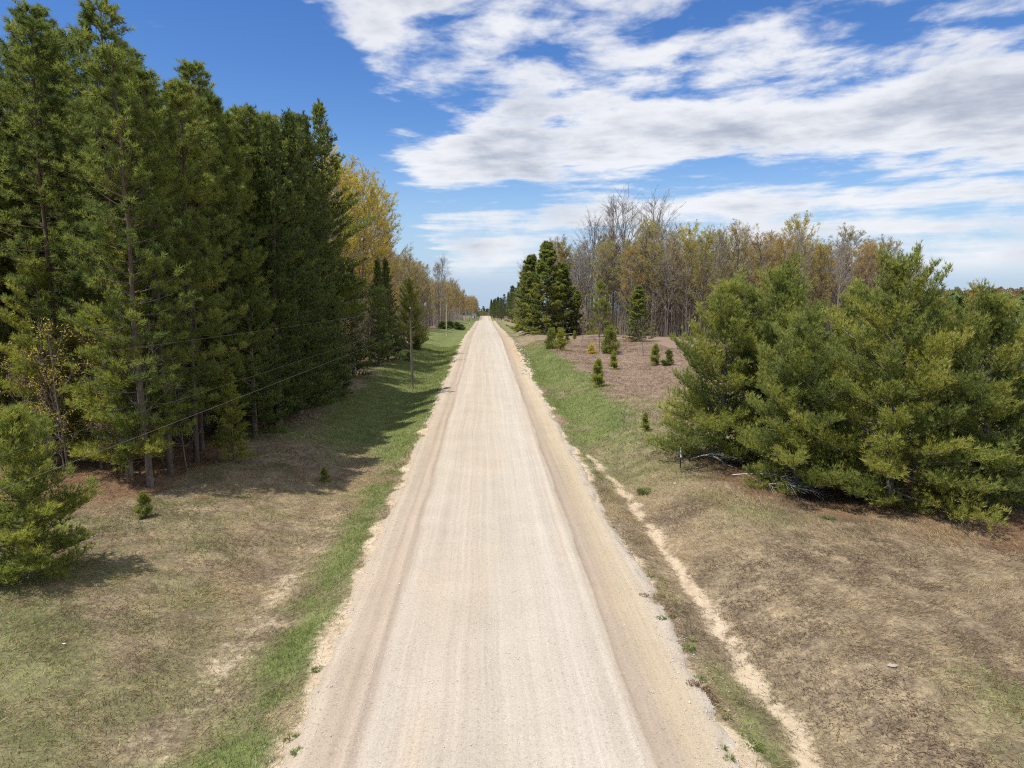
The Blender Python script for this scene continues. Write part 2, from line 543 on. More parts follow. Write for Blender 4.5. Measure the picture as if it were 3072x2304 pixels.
def gattr(x, y):
    g, s, nd, br = covers(x, y)
    return {'green': g, 'sand': s, 'needle': nd, 'brown': br}


m, n = new_mat('roadside_soil_and_turf')
tc = n.new('ShaderNodeTexCoord').outputs['Object']
f1 = n.noise(tc, 0.9, 6.0, 0.62)
f2 = n.noise(tc, 5.0, 6.0, 0.68)
f3 = n.noise(n.vmath('MULTIPLY', tc, (1.0, 0.45, 1.0)), 24.0, 4.0, 0.7)
f4 = n.noise(tc, 60.0, 3.0, 0.7)
mot = n.math('ADD', n.math('ADD', n.math('MULTIPLY', f1, 0.25), n.math('MULTIPLY', f2, 0.30)), n.math('ADD', n.math('MULTIPLY', f3, 0.25), n.math('MULTIPLY', f4, 0.20)))
thatch = n.ramp(n.smooth(mot, 0.34, 0.66), [(0.0, (0.095, 0.072, 0.050)), (0.45, (0.215, 0.165, 0.108)), (0.75, (0.34, 0.265, 0.160)), (1.0, (0.50, 0.40, 0.25))])
green = n.ramp(n.smooth(mot, 0.34, 0.66), [(0.0, (0.060, 0.075, 0.026)), (0.5, (0.128, 0.158, 0.050)), (1.0, (0.22, 0.245, 0.09))])
sandc = n.ramp(n.smooth(mot, 0.34, 0.66), [(0.0, (0.33, 0.255, 0.17)), (0.5, (0.52, 0.415, 0.285)), (1.0, (0.62, 0.52, 0.38))])
litter = n.ramp(n.smooth(mot, 0.34, 0.66), [(0.0, (0.085, 0.050, 0.030)), (0.5, (0.19, 0.118, 0.068)), (1.0, (0.32, 0.21, 0.125))])
browns = n.ramp(n.smooth(mot, 0.34, 0.66), [(0.0, (0.14, 0.10, 0.075)), (0.5, (0.235, 0.168, 0.125)), (1.0, (0.36, 0.27, 0.20))])


def mk(att, lo, hi, k):
    v = n.math('ADD', n.attr(att), n.math('MULTIPLY', n.math('SUBTRACT', n.math('ADD', n.math('MULTIPLY', f2, 0.6), n.math('MULTIPLY', f4, 0.4)), 0.5), k))
    return n.smooth(v, lo, hi)


c = n.mix(mk('brown', 0.3, 0.7, 0.5), thatch, browns)
c = n.mix(mk('needle', 0.3, 0.7, 0.8), c, litter)
c = n.mix(n.math('MULTIPLY', mk('green', 0.12, 0.75, 0.7), 0.93), c, green)
c = n.mix(mk('sand', 0.30, 0.76, 1.35), c, sandc)
p = n.new('ShaderNodeBsdfPrincipled')
n.l.new(c, p.inputs['Base Color'])
p.inputs['Roughness'].default_value = 0.95
p.inputs['Specular IOR Level'].default_value = 0.1
bp = n.new('ShaderNodeBump')
bp.inputs['Strength'].default_value = 0.9
bp.inputs['Distance'].default_value = 0.05
n.l.new(n.math('ADD', n.math('MULTIPLY', f2, 0.6), n.math('ADD', n.math('MULTIPLY', f3, 0.5), n.math('MULTIPLY', f4, 0.3))), bp.inputs['Height'])
n.l.new(bp.outputs[0], p.inputs['Normal'])
finish(n, p.outputs[0])
M['ground'] = m
ground = link('ground', grid_mesh('ground', xs, ys, terrain, gattr), M['ground'], kind='structure')


# ------------------------------------------------------------------ gravel road
def road_z(x, y):
    z = prof(y) + 0.02 - 0.010 * (x / 3.0) ** 2
    wob = (vnoise(y, 0 * y, 0.12) - 0.5) * 0.22
    near = 1.0
    z = z + 0.045 * np.exp(-((x - 3.02 - wob) / 0.09) ** 2) * near          # graded windrow
    z = z - 0.035 * np.exp(-((x - 3.35 - wob) / 0.16) ** 2)
    z = z - 0.030 * np.exp(-((x + 2.62 + wob) / 0.07) ** 2) + 0.022 * np.exp(-((x + 2.78 + wob) / 0.07) ** 2)
    z = z - 0.020 * np.exp(-((x + 3.02 + wob) / 0.06) ** 2) + 0.018 * np.exp(-((x + 3.2 + wob) / 0.10) ** 2)
    z = z + (fbm(x * 3, y * 0.12, 0.8, 3) - 0.5) * 0.012 + (fbm(x, y, 3.0, 2) - 0.5) * 0.006
    # ragged sides that dive under the turf
    e = np.abs(x - 0.49) + (fbm(x * 1.5 + 30, y, 0.9, 5) - 0.5) * 1.1
    z = z - 0.30 * sst(e, 4.18, 4.88)
    return z


rx = np.unique(np.round(np.concatenate([np.arange(-4.9, 5.8, 0.075)]), 4))
ry = axis([(-60, 8, 2), (8, 40, 0.16), (40, 100, 0.6), (100, 400, 3), (400, 1000, 12)])
m, n = new_mat('graded_gravel')
tc = n.new('ShaderNodeTexCoord').outputs['Object']
x_, y_, z_ = n.sep(tc)
wv = n.noise(n.comb(n.math('MULTIPLY', x_, 0.3), n.math('MULTIPLY', y_, 0.14), 0.0), 1.0, 4.0, 0.6)
xw = n.math('ADD', x_, n.math('MULTIPLY', n.math('SUBTRACT', wv, 0.5), 0.55))
u = n.math('MULTIPLY', n.math('ADD', xw, 5.0), 0.1)


def bx(v): return (v + 5.0) * 0.1


bandc = n.ramp(u, [(bx(-4.2), (0.50, 0.405, 0.29)), (bx(-3.6), (0.54, 0.45, 0.345)), (bx(-3.1), (0.46, 0.375, 0.285)),
                   (bx(-2.75), (0.53, 0.43, 0.33)), (bx(-2.58), (0.43, 0.355, 0.275)), (bx(-2.35), (0.56, 0.485, 0.39)), (bx(-0.6), (0.54, 0.465, 0.37)), (bx(0.8), (0.565, 0.495, 0.40)),
                   (bx(2.2), (0.585, 0.52, 0.435)), (bx(2.75), (0.545, 0.475, 0.385)), (bx(3.0), (0.585, 0.51, 0.41)), (bx(3.14), (0.57, 0.49, 0.385)),
                   (bx(3.24), (0.41, 0.33, 0.25)), (bx(3.62), (0.45, 0.365, 0.275)), (bx(3.95), (0.53, 0.43, 0.295)), (bx(4.5), (0.57, 0.47, 0.33)), (bx(4.9), (0.55, 0.48, 0.39))])
wan = n.noise(n.comb(0.0, n.math('MULTIPLY', y_, 0.08), 7.0), 1.0, 3.0, 0.6)
xs_ = n.math('ADD', x_, n.math('MULTIPLY', wan, 0.6))
s1 = n.noise(n.comb(n.math('MULTIPLY', xs_, 2.2), n.math('MULTIPLY', y_, 0.022), 0.0), 1.0, 6.0, 0.65)
s2 = n.noise(n.comb(n.math('MULTIPLY', xs_, 9.0), n.math('MULTIPLY', y_, 0.05), 4.0), 1.0, 5.0, 0.7)
pat = n.noise(tc, 0.45, 5.0, 0.6)
g1 = n.noise(tc, 26.0, 4.0, 0.75)
vor = n.new('ShaderNodeTexVoronoi')
n.l.new(tc, vor.inputs['Vector'])
vor.inputs['Scale'].default_value = 24.0
vcol = n.sep(vor.outputs['Color'])[0]
vor2 = n.new('ShaderNodeTexVoronoi')
n.l.new(tc, vor2.inputs['Vector'])
vor2.inputs['Scale'].default_value = 55.0
vcol2 = n.sep(vor2.outputs['Color'])[1]
val = n.math('ADD', 0.31, n.math('MULTIPLY', s1, 0.36))
val = n.math('ADD', val, n.math('MULTIPLY', n.math('SUBTRACT', s2, 0.5), 0.34))
val = n.math('ADD', val, n.math('MULTIPLY', n.math('SUBTRACT', pat, 0.5), 0.20))
val = n.math('ADD', val, n.math('MULTIPLY', g1, 0.56))
val = n.math('ADD', val, n.math('MULTIPLY', n.smooth(vcol, 0.86, 1.0), -0.14))
val = n.math('ADD', val, n.math('MULTIPLY', n.smooth(vcol2, 0.90, 1.0), 0.14))
val = n.math('ADD', val, n.math('MULTIPLY', n.smooth(vcol2, 0.10, 0.0), -0.16))
c = n.mix(1.0, bandc, n.comb(val, val, val), 'MULTIPLY')
warm = n.smooth(n.noise(n.comb(x_, n.math('MULTIPLY', y_, 0.18), 9.0), 0.9, 4.0, 0.6), 0.5, 0.75)
c = n.mix(n.math('MULTIPLY', warm, 0.35), c, n.mix(1.0, c, (1.04, 0.93, 0.80), 'MULTIPLY'))
# orange clay spilled at the far right-hand margin
clay = n.math('MULTIPLY', n.math('MULTIPLY', n.smooth(x_, 3.7, 4.6), n.math('MULTIPLY', n.smooth(y_, 80.0, 105.0), n.smooth(y_, 175.0, 140.0))), n.smooth(n.noise(tc, 0.5, 4.0), 0.42, 0.6))
c = n.mix(clay, c, (0.46, 0.26, 0.13))
p = n.new('ShaderNodeBsdfPrincipled')
n.l.new(c, p.inputs['Base Color'])
p.inputs['Roughness'].default_value = 0.95
p.inputs['Specular IOR Level'].default_value = 0.12
bp = n.new('ShaderNodeBump')
bp.inputs['Strength'].default_value = 0.55
bp.inputs['Distance'].default_value = 0.02
hh = n.math('ADD', n.math('MULTIPLY', g1, 1.0), n.math('MULTIPLY', n.math('SUBTRACT', 1.0, vor.outputs['Distance']), 0.5))
n.l.new(hh, bp.inputs['Height'])
n.l.new(bp.outputs[0], p.inputs['Normal'])
finish(n, p.outputs[0])
M['gravel'] = m
road = link('gravel_road', grid_mesh('gravel_road', rx, ry, road_z), M['gravel'], kind='structure')


# ------------------------------------------------------------------ grass blades (stuff)
def grass_field(name, seed, x0, x1, y0, y1, per_m2, lmin, lmax, wid, flat_dead):
    rng = R0(seed)
    N = int((x1 - x0) * (y1 - y0) * per_m2)
    x = rng.uniform(x0, x1, N); y = rng.uniform(y0, y1, N)
    g, s, nd, br = covers(x, y)
    clump = fbm(x + 11, y, 1.6, 3)
    keep = rng.rand(N) < np.clip((0.22 + 1.3 * (clump - 0.35)) * (1 - s * 1.08) + 0.25 * g * (1 - s), 0, 1)
    keep &= (x < -3.55 + (vnoise(y, y * 0, 0.8) - 0.5) * 0.7) | (x > 4.9 + (vnoise(y + 40, y * 0, 0.8) - 0.5) * 0.8)
    x, y, g, s, nd, br = (a[keep] for a in (x, y, g, s, nd, br))
    N = len(x)
    isg = rng.rand(N) < np.clip(g * 1.25 - 0.05, 0, 0.95)
    L = rng.uniform(lmin, lmax, N) * np.where(isg, 1.0, 1.35) * np.where(rng.rand(N) < 0.06, 1.9, 1.0)
    lay = fbm(x, y, 0.12, 2) * 9.0 + rng.normal(0, 0.8, N)         # dead stalks lie in swirls
    ang = np.where(isg, rng.uniform(0, 6.28, N), lay)
    tilt = np.where(isg, rng.uniform(0.15, 0.9, N), rng.uniform(*flat_dead, N))
    z = terrain(x, y) - 0.004 + np.where(isg, 0, rng.uniform(0.0, 0.03, N))
    P = np.stack([x, y, z], 1)
    D = np.stack([np.cos(ang) * np.sin(tilt), np.sin(ang) * np.sin(tilt), np.cos(tilt)], 1)
    S = np.cross(D, rng.normal(size=(N, 3))); S /= np.linalg.norm(S, axis=1)[:, None] + 1e-9
    W = wid * rng.uniform(0.6, 1.3, (N, 1))
    V = np.stack([P - S * W * 0.5, P + S * W * 0.5, P + D * L[:, None]], 1).reshape(-1, 3)
    gc = np.array([0.150, 0.215, 0.055]); yc = np.array([0.30, 0.32, 0.10])
    dc = np.array([0.52, 0.41, 0.24]); bc = np.array([0.20, 0.145, 0.10]); rc = np.array([0.26, 0.165, 0.095])
    t = rng.rand(N, 1)
    cg = gc + (yc - gc) * t ** 1.6
    pale = np.clip(rng.rand(N, 1) * 0.8 + (fbm(x, y * 0.6, 0.55, 4) - 0.47)[:, None] * 2.6, 0, 1)
    cd = bc + (dc - bc) * pale
    cd = np.where((rng.rand(N) < nd * 0.8)[:, None], rc * rng.uniform(0.6, 1.2, (N, 1)), cd)
    cd = np.where((rng.rand(N) < br * 0.85)[:, None], np.array([0.27, 0.195, 0.14]) * rng.uniform(0.7, 1.4, (N, 1)), cd)
    c = np.where(isg[:, None], cg, cd)
    col = np.concatenate([c, np.ones((N, 1))], 1)
    me = tri_mesh(name, V, np.arange(3 * N).reshape(-1, 3), {'col': np.repeat(col, 3, 0)})
    return me


m, n = new_mat('grass_blades')
cc = n.attr('col', 'Color')
d1 = n.new('ShaderNodeBsdfDiffuse'); n.l.new(cc, d1.inputs['Color'])
d2 = n.new('ShaderNodeBsdfTranslucent'); n.l.new(cc, d2.inputs['Color'])
mx = n.new('ShaderNodeMixShader'); mx.inputs[0].default_value = 0.3
n.l.new(d1.outputs[0], mx.inputs[1]); n.l.new(d2.outputs[0], mx.inputs[2])
finish(n, mx.outputs[0])
M['grass'] = m
for nm, args, lab in (
        ('verge_grass', (11, -19, -3.3, 9.5, 36, 760, 0.06, 0.17, 0.014, (0.8, 1.5)), 'patchy green and straw coloured grass on the verge by the pine stand'),
        ('bank_grass', (12, 4.7, 24, 9.5, 36, 760, 0.06, 0.18, 0.014, (0.8, 1.5)), 'matted straw and thin green grass on the bank by the bushy pines'),
        ('far_verge_grass', (13, -15, -3.8, 36, 120, 110, 0.10, 0.24, 0.03, (0.6, 1.4)), 'green mown grass strip around the utility pole'),
        ('far_bank_grass', (14, 4.8, 26, 36, 120, 90, 0.10, 0.24, 0.03, (0.6, 1.4)), 'green grass and brown thatch round the small pines')):
    o = link(nm, grass_field(nm, *args), M['grass'], kind='stuff')
    tag(o, lab, 'grass')


# ------------------------------------------------------------------ tree builders
def norm(v):
    v = np.asarray(v, float)
    return v / (np.linalg.norm(v) + 1e-9)


def make_white_pine(seed, H, R, z0=0.25, whorl=0.42, nb=5, step=0.12, nn=7, nl=0.14, nw=0.021, open_=0.0, shape=0.8, top_bare=0.0, rtrunk=None, lift=0.0, droop=0.0, spread=0.60):
    rng = R0(seed)
    W = Geo(); C = Geo()
    rt = rtrunk or H * 0.0135 + 0.02
    k = 14
    zz = np.linspace(-0.2, H, k)
    wob = np.cumsum(rng.normal(0, 0.012 * H / 8, (k, 2)), 0)
    tp = np.stack([wob[:, 0], wob[:, 1], zz], 1)
    W.tube(tp, rt * (1 - np.clip(zz / H, 0, 1)) ** 0.85 + 0.006, 8, 0.5)
    ctr = lambda z: np.array([np.interp(z, zz, tp[:, 0]), np.interp(z, zz, tp[:, 1]), z])
    lobe = rng.uniform(0, 6.28, 3)
    z = z0
    PP = []; DD = []; TT = []
    while z < H * 0.985:
        t = z / H
        base = R * (1 - t) ** shape * (0.84 + 0.16 * min(1, t / 0.18))
        base = max(base, 0.22)
        for b in range(nb + (1 if rng.rand() < 0.4 else 0)):
            if rng.rand() < open_: continue
            az = 6.283 * (b + rng.uniform(-0.35, 0.35)) / nb + z * 2.1
            L = base * rng.uniform(0.52, 1.16) * (1 + 0.20 * math.sin(2 * az + lobe[0]) + 0.10 * math.sin(3 * az + lobe[1] + z))
            e0 = rad(-4 + 58 * t ** 1.2 + rng.uniform(-9, 9) + lift)
            e1 = e0 + rad(rng.uniform(12, 34)) - rad(droop) * (1 - t)
            ns = 7
            s = np.linspace(0, 1, ns)
            el = e0 + (e1 - e0) * s ** 1.5
            seg = L / (ns - 1)
            rr = np.concatenate([[0], np.cumsum(np.cos(el[1:]) * seg)])
            zz2 = np.concatenate([[0], np.cumsum(np.sin(el[1:]) * seg)])
            azs = az + np.cumsum(rng.normal(0, 0.05, ns))
            p0 = ctr(z + rng.uniform(-0.1, 0.1))
            P = p0 + np.stack([np.cos(azs) * rr, np.sin(azs) * rr, zz2], 1)
            if P[-1, 2] < 0.12:
                P[:, 2] = np.maximum(P[:, 2], 0.10 + 0.1 * s)
            W.tube(P, (0.011 * L + 0.004) * (1 - s) ** 0.8 + 0.003, 4, 0.5)
            # lateral sprays of needles
            q0 = 0.24 if L > 1.2 else 0.05
            m = max(3, int(L * (1 - q0) / (step * 2.0)))
            clump = rng.uniform(-0.24, 0.30)
            ss = q0 + (1 - q0) * (np.arange(m) + rng.rand(m) * 0.6) / m
            ss = np.clip(ss, 0, 1)
            B = np.stack([np.interp(ss, s, P[:, i]) for i in range(3)], 1)
            bd = np.stack([np.cos(az) * np.cos(el[-1]), np.sin(az) * np.cos(el[-1]), np.sin(el[-1])])
            sd = np.array([-math.sin(az), math.cos(az), 0.0])
            for i in range(m):
                ll = (0.16 + 0.42 * L * (1 - ss[i]) ** 0.8 * min(1, 0.45 + ss[i])) * rng.uniform(0.7, 1.15)
                ll = min(ll, 1.05)
                for sg in (-1, 1):
                    if rng.rand() < 0.12: continue
                    ld = norm(bd * rng.uniform(0.55, 0.9) + sd * sg * rng.uniform(0.5, 0.95) + np.array([0, 0, rng.uniform(-0.15, 0.85)]))
                    kk = max(3, int(ll / (step * 0.62)))
                    a = (np.arange(kk) + 0.7) / kk * ll
                    pts = B[i] + ld * a[:, None] + rng.normal(0, 0.07, (kk, 3)) + np.array([0, 0, 1]) * (a ** 2)[:, None] * 0.25
                    PP.append(pts); DD.append(np.tile(ld + np.array([0, 0, 0.35]), (kk, 1)))
                    TT.append(np.full(kk, 0.34 + clump + 0.16 * rng.rand()) + 0.20 * (np.arange(kk) == kk - 1))
            kk = max(2, int(L * 0.5 / step))
            a = np.linspace(0.5, 1, kk)
            PP.append(np.stack([np.interp(a, s, P[:, i]) for i in range(3)], 1) + rng.normal(0, 0.02, (kk, 3)))
            DD.append(np.tile(bd + np.array([0, 0, 0.3]), (kk, 1))); TT.append(np.full(kk, 0.5 + clump))
        z += whorl * rng.uniform(0.75, 1.25) * (1.0 if t < 0.8 else 0.8)
    # leading shoots
    kk = int(0.9 / 0.05)
    a = np.linspace(H - 0.7, H + 0.25, kk)
    PP.append(np.array([ctr(min(v, H)) + [0, 0, max(0, v - H)] for v in a])); DD.append(np.tile([0, 0, 1.0], (kk, 1))); TT.append(np.full(kk, 0.55))
    W.tube(np.array([ctr(H), ctr(H) + [0, 0, 0.28]]), [0.008, 0.004], 4)
    C.needles(rng, np.concatenate(PP), np.concatenate(DD), nn, nl, nw, spread, np.concatenate(TT))
    return W, C


def make_red_pine(seed, H, crown0, R, sub=6, nneed=10, tuft=4, dead=22, nl=0.27, nw=0.036, wh=0.52, cone=False):
    rng = R0(seed)
    W = Geo(); C = Geo()
    k = 12
    zz = np.linspace(-0.3, H, k)
    wob = np.cumsum(rng.normal(0, 0.05, (k, 2)), 0)
    tp = np.stack([wob[:, 0], wob[:, 1], zz], 1); tp[:2, :2] = 0
    W.tube(tp, 0.165 * (1 - np.clip(zz / H, 0, 1) * 0.88) + 0.01, 7, 0.5)
    ctr = lambda z: np.array([np.interp(z, zz, tp[:, 0]), np.interp(z, zz, tp[:, 1]), z])
    for i in range(dead):
        z = rng.uniform(1.5, max(2.5, crown0 * H + 1.5)); az = rng.uniform(0, 6.28); L = rng.uniform(0.5, 1.9)
        d = np.array([math.cos(az), math.sin(az), rng.uniform(-0.25, 0.2)])
        p = ctr(z); a = np.linspace(0, 1, 4)[:, None]
        P = p + d * L * a + rng.normal(0, 0.07, (4, 3)) * a
        W.tube(P, 0.014 * (1 - a[:, 0] * 0.75), 3, 0.9)
        for j in range(2):
            q = P[2] + rng.normal(0, 0.05, 3)
            W.tube(np.array([P[1 + j], q + d * 0.3 * L + rng.normal(0, 0.22, 3)]), [0.007, 0.003], 3, 0.9)
    PP = []; DD = []; TT = []
    z = crown0 * H
    while z < H - 0.15:
        t = (z - crown0 * H) / (H * (1 - crown0))
        r = R * min(1, 0.62 + t * 2.2) * (1 - t ** 2.6) ** 0.75 + 0.30
        if cone:
            r = R * (1 - t) ** 0.72 * min(1, 0.75 + t * 2) * rng.uniform(0.82, 1.12) + 0.25
        for b in range(5):
            if rng.rand() < 0.10: continue
            az = 6.283 * (b + rng.uniform(-0.35, 0.35)) / 5 + z * 1.7
            L = r * rng.uniform(0.6, 1.15)
            e = rad(-8 + 58 * t ** 1.3 + rng.uniform(-10, 10))
            s = np.linspace(0, 1, 6)
            el = e + rad(32) * s ** 2
            seg = L / 5
            rr = np.concatenate([[0], np.cumsum(np.cos(el[1:]) * seg)]); hz = np.concatenate([[0], np.cumsum(np.sin(el[1:]) * seg)])
            P = ctr(z) + np.stack([math.cos(az) * rr, math.sin(az) * rr, hz], 1) + rng.normal(0, 0.03, (6, 3)) * s[:, None]
            W.tube(P, (0.007 * L + 0.008) * (1 - s * 0.85), 4, 0.5)
            cl = rng.uniform(-0.25, 0.3)
            for j in range(sub + 1):
                if j == sub:
                    a0 = P[-2]; d = norm(P[-1] - P[-2]); l = 0.35
                else:
                    q = rng.uniform(0.22, 0.97)
                    a0 = np.array([np.interp(q, s, P[:, i]) for i in range(3)])
                    sg = 1 if j % 2 else -1
                    d = norm([math.cos(az + sg * rng.uniform(0.4, 1.2)), math.sin(az + sg * rng.uniform(0.4, 1.2)), rng.uniform(0.1, 0.9)])
                    l = rng.uniform(0.3, 0.75) * (1.15 - q * 0.5)
                e_ = a0 + d * l
                W.tube(np.array([a0, e_]), [0.010, 0.005], 3, 0.6)
                a = np.linspace(max(0.25, 1 - 0.26 / l), 1.0, tuft)
                PP.append(a0 + d * (l * a)[:, None]); DD.append(np.tile(d + np.array([0, 0, 0.25]), (tuft, 1)))
                TT.append(np.full(tuft, 0.40 + cl + rng.uniform(-0.1, 0.15)))
        z += wh * rng.uniform(0.75, 1.25)
    C.needles(rng, np.concatenate(PP), np.concatenate(DD), nneed, nl, nw, 0.95, np.concatenate(TT))
    return W, C


def make_broadleaf(seed, H, spread, start=0.42, limbs=20, br=5, tw=6, bud=3, leaf=0.10, rtrunk=None, asc=48, lean=0.0, fork=False):
    rng = R0(seed)
    W = Geo(); C = Geo()
    k = 12
    zz = np.linspace(-0.3, H * (0.90), k)
    wob = np.cumsum(rng.normal(0, 0.0045 * H, (k, 2)), 0) + np.outer(np.linspace(0, 1, k) ** 1.5, rng.normal(0, 1, 2) * lean)
    tp = np.stack([wob[:, 0], wob[:, 1], zz], 1); tp[:2, :2] *= 0.2
    rt = rtrunk or 0.0062 * H + 0.01
    W.tube(tp, rt * (1 - np.clip(zz / H, 0, 1)) ** 0.8 + 0.012, 6, 0.5)
    ctr = lambda z: np.array([np.interp(z, zz, tp[:, 0]), np.interp(z, zz, tp[:, 1]), z])
    LP = []; TV = []; tw_a = []; tw_b = []
    for i in range(limbs):
        t = ((i + rng.rand()) / limbs)
        z = H * (start + (0.86 - start) * t)
        az = i * 2.4 + rng.uniform(-0.5, 0.5)
        L = spread * (0.50 + 0.72 * math.sin(math.pi * (0.18 + 0.70 * t))) * rng.uniform(0.7, 1.15)
        e = rad(asc + 22 * t + rng.uniform(-14, 14))
        s = np.linspace(0, 1, 6)
        el = e + rad(rng.uniform(-6, 22)) * s
        azs = az + np.cumsum(rng.normal(0, 0.12, 6))
        seg = L / 5
        P = ctr(z) + np.stack([np.concatenate([[0], np.cumsum(np.cos(azs[1:]) * np.cos(el[1:]) * seg)]),
                               np.concatenate([[0], np.cumsum(np.sin(azs[1:]) * np.cos(el[1:]) * seg)]),
                               np.concatenate([[0], np.cumsum(np.sin(el[1:]) * seg)])], 1)
        rl = rt * 0.42 * (1.1 - t * 0.7)
        W.tube(P, rl * (1 - s) ** 0.9 + 0.008, 4, 0.5)
        lt = rng.uniform(-0.2, 0.2)
        for j in range(br):
            q = rng.uniform(0.25, 1.0)
            a0 = np.array([np.interp(q, s, P[:, c]) for c in range(3)])
            d = norm([math.cos(az + rng.uniform(-1.1, 1.1)), math.sin(az + rng.uniform(-1.1, 1.1)), rng.uniform(0.3, 1.6)])
            l = L * rng.uniform(0.28, 0.55) * (1.2 - 0.5 * q)
            mid = a0 + d * l * 0.5 + rng.normal(0, 0.05 * l, 3)
            end = a0 + d * l + np.array([0, 0, 0.12 * l])
            W.tube(np.array([a0, mid, end]), [rl * 0.38 + 0.004, rl * 0.25 + 0.004, 0.004], 3, 0.6)
            for h in range(tw):
                qq = rng.uniform(0.2, 1.0)
                b0 = a0 + (end - a0) * qq
                dd = norm(d + rng.normal(0, 0.55, 3) + np.array([0, 0, 0.25]))
                ll = rng.uniform(0.3, 0.8) * (0.4 + 0.06 * H * 0.5)
                tw_a.append(b0); tw_b.append(b0 + dd * ll)
                if bud:
                    nbud = rng.poisson(bud)
                    for _ in range(nbud):
                        LP.append(b0 + dd * ll * rng.uniform(0.3, 1.05) + rng.normal(0, 0.08, 3)); TV.append(0.5 + lt + rng.uniform(-0.25, 0.25))
    A = np.array(tw_a); B = np.array(tw_b); D = B - A
    sd = np.cross(D, rng.normal(size=D.shape)); sd /= np.linalg.norm(sd, axis=1)[:, None] + 1e-9
    wd = 0.010 + 0.0004 * H
    V = np.stack([A - sd * wd, A + sd * wd, B], 1).reshape(-1, 3)
    W.add(V, np.arange(len(V)).reshape(-1, 3), 0.7)
    # finer side twigs
    A2 = np.repeat(A + D * 0.5, 2, 0); D2 = np.repeat(D, 2, 0) * 0.55 + rng.normal(0, 0.14, (2 * len(A), 3))
    sd = np.cross(D2, rng.normal(size=D2.shape)); sd /= np.linalg.norm(sd, axis=1)[:, None] + 1e-9
    V = np.stack([A2 - sd * wd * 0.6, A2 + sd * wd * 0.6, A2 + D2], 1).reshape(-1, 3)
    W.add(V, np.arange(len(V)).reshape(-1, 3), 0.7)
    if LP:
        C.leaves(rng, np.array(LP), leaf, np.array(TV))
    return W, C


def proto(make, wood, leaf, nm, wood_name='trunk', leaf_name='crown'):
    W, C = make
    parts = [(wood_name, W.mesh(nm + '_wood', True), wood)]
    if C.n:
        parts.append((leaf_name, C.mesh(nm + '_leaf'), leaf))
    return parts


rnd = random.Random(7)

# ---- bushy white pines to the right of the road
WP = [proto(make_white_pine(101, 10.0, 4.7, whorl=0.46, nb=6, step=0.095, nn=7, nw=0.025, nl=0.21, shape=0.58), M['grey_bark'], M['white_pine'], 'white_pine_a'),
      proto(make_white_pine(102, 9.4, 4.1, whorl=0.46, nb=6, step=0.095, nn=7, nw=0.025, nl=0.21, shape=0.62), M['grey_bark'], M['white_pine'], 'white_pine_b'),
      proto(make_white_pine(103, 8.2, 4.1, whorl=0.44, nb=6, step=0.095, nn=7, nw=0.025, nl=0.21, shape=0.46), M['grey_bark'], M['white_pine'], 'white_pine_c')]
G_WP = 'bushy white pines on the bank'
for (k, x, y, rz, sc, lab) in [
        (0, 16.9, 28.3, 0.3, 1.02, 'tall bushy white pine with long upright leaders, its skirt over rust needles'),
        (2, 13.9, 30.6, 1.9, 0.93, 'rounded bushy white pine behind the fallen pale branches'),
        (2, 12.3, 35.8, 4.1, 1.06, 'bushy white pine with wide low limbs nearest the metal stake'),
        (2, 15.2, 35.6, 2.2, 1.16, 'white pine with a broad top in the middle of the clump'),
        (1, 18.1, 34.4, 5.3, 0.98, 'white pine at the back of the clump before the orange wood'),
        (2, 20.8, 28.0, 0.9, 1.02, 'olive green white pine leaning over the rust needle litter'),
        (1, 24.2, 29.5, 3.3, 1.0, 'white pine at the outer end of the clump with pale sprays'),
        (0, 23.5, 36.5, 2.6, 0.86, 'white pine standing behind the outer end of the clump'),
        (1, 28.5, 34.0, 1.1, 0.9, 'white pine farthest from the road in the clump')]:
    place(WP[k], 'white_pine', x, y, lab, 'pine tree', G_WP, rz, sc, (rnd.uniform(-.03, .03), rnd.uniform(-.03, .03)))

# ---- young white pine beside the road on the left
YP = proto(make_white_pine(111, 5.3, 2.35, z0=0.25, whorl=0.33, nb=6, step=0.085, nn=8, nl=0.20, nw=0.021, open_=0.05, shape=0.58, rtrunk=0.085), M['grey_bark'], M['young_pine'], 'young_white_pine')
place(YP, 'young_white_pine', -13.6, 20.9, 'young soft-needled white pine with a bare leader standing alone on the grass verge', 'pine tree', None, 0.4, (1.05, 1.05, 0.93))

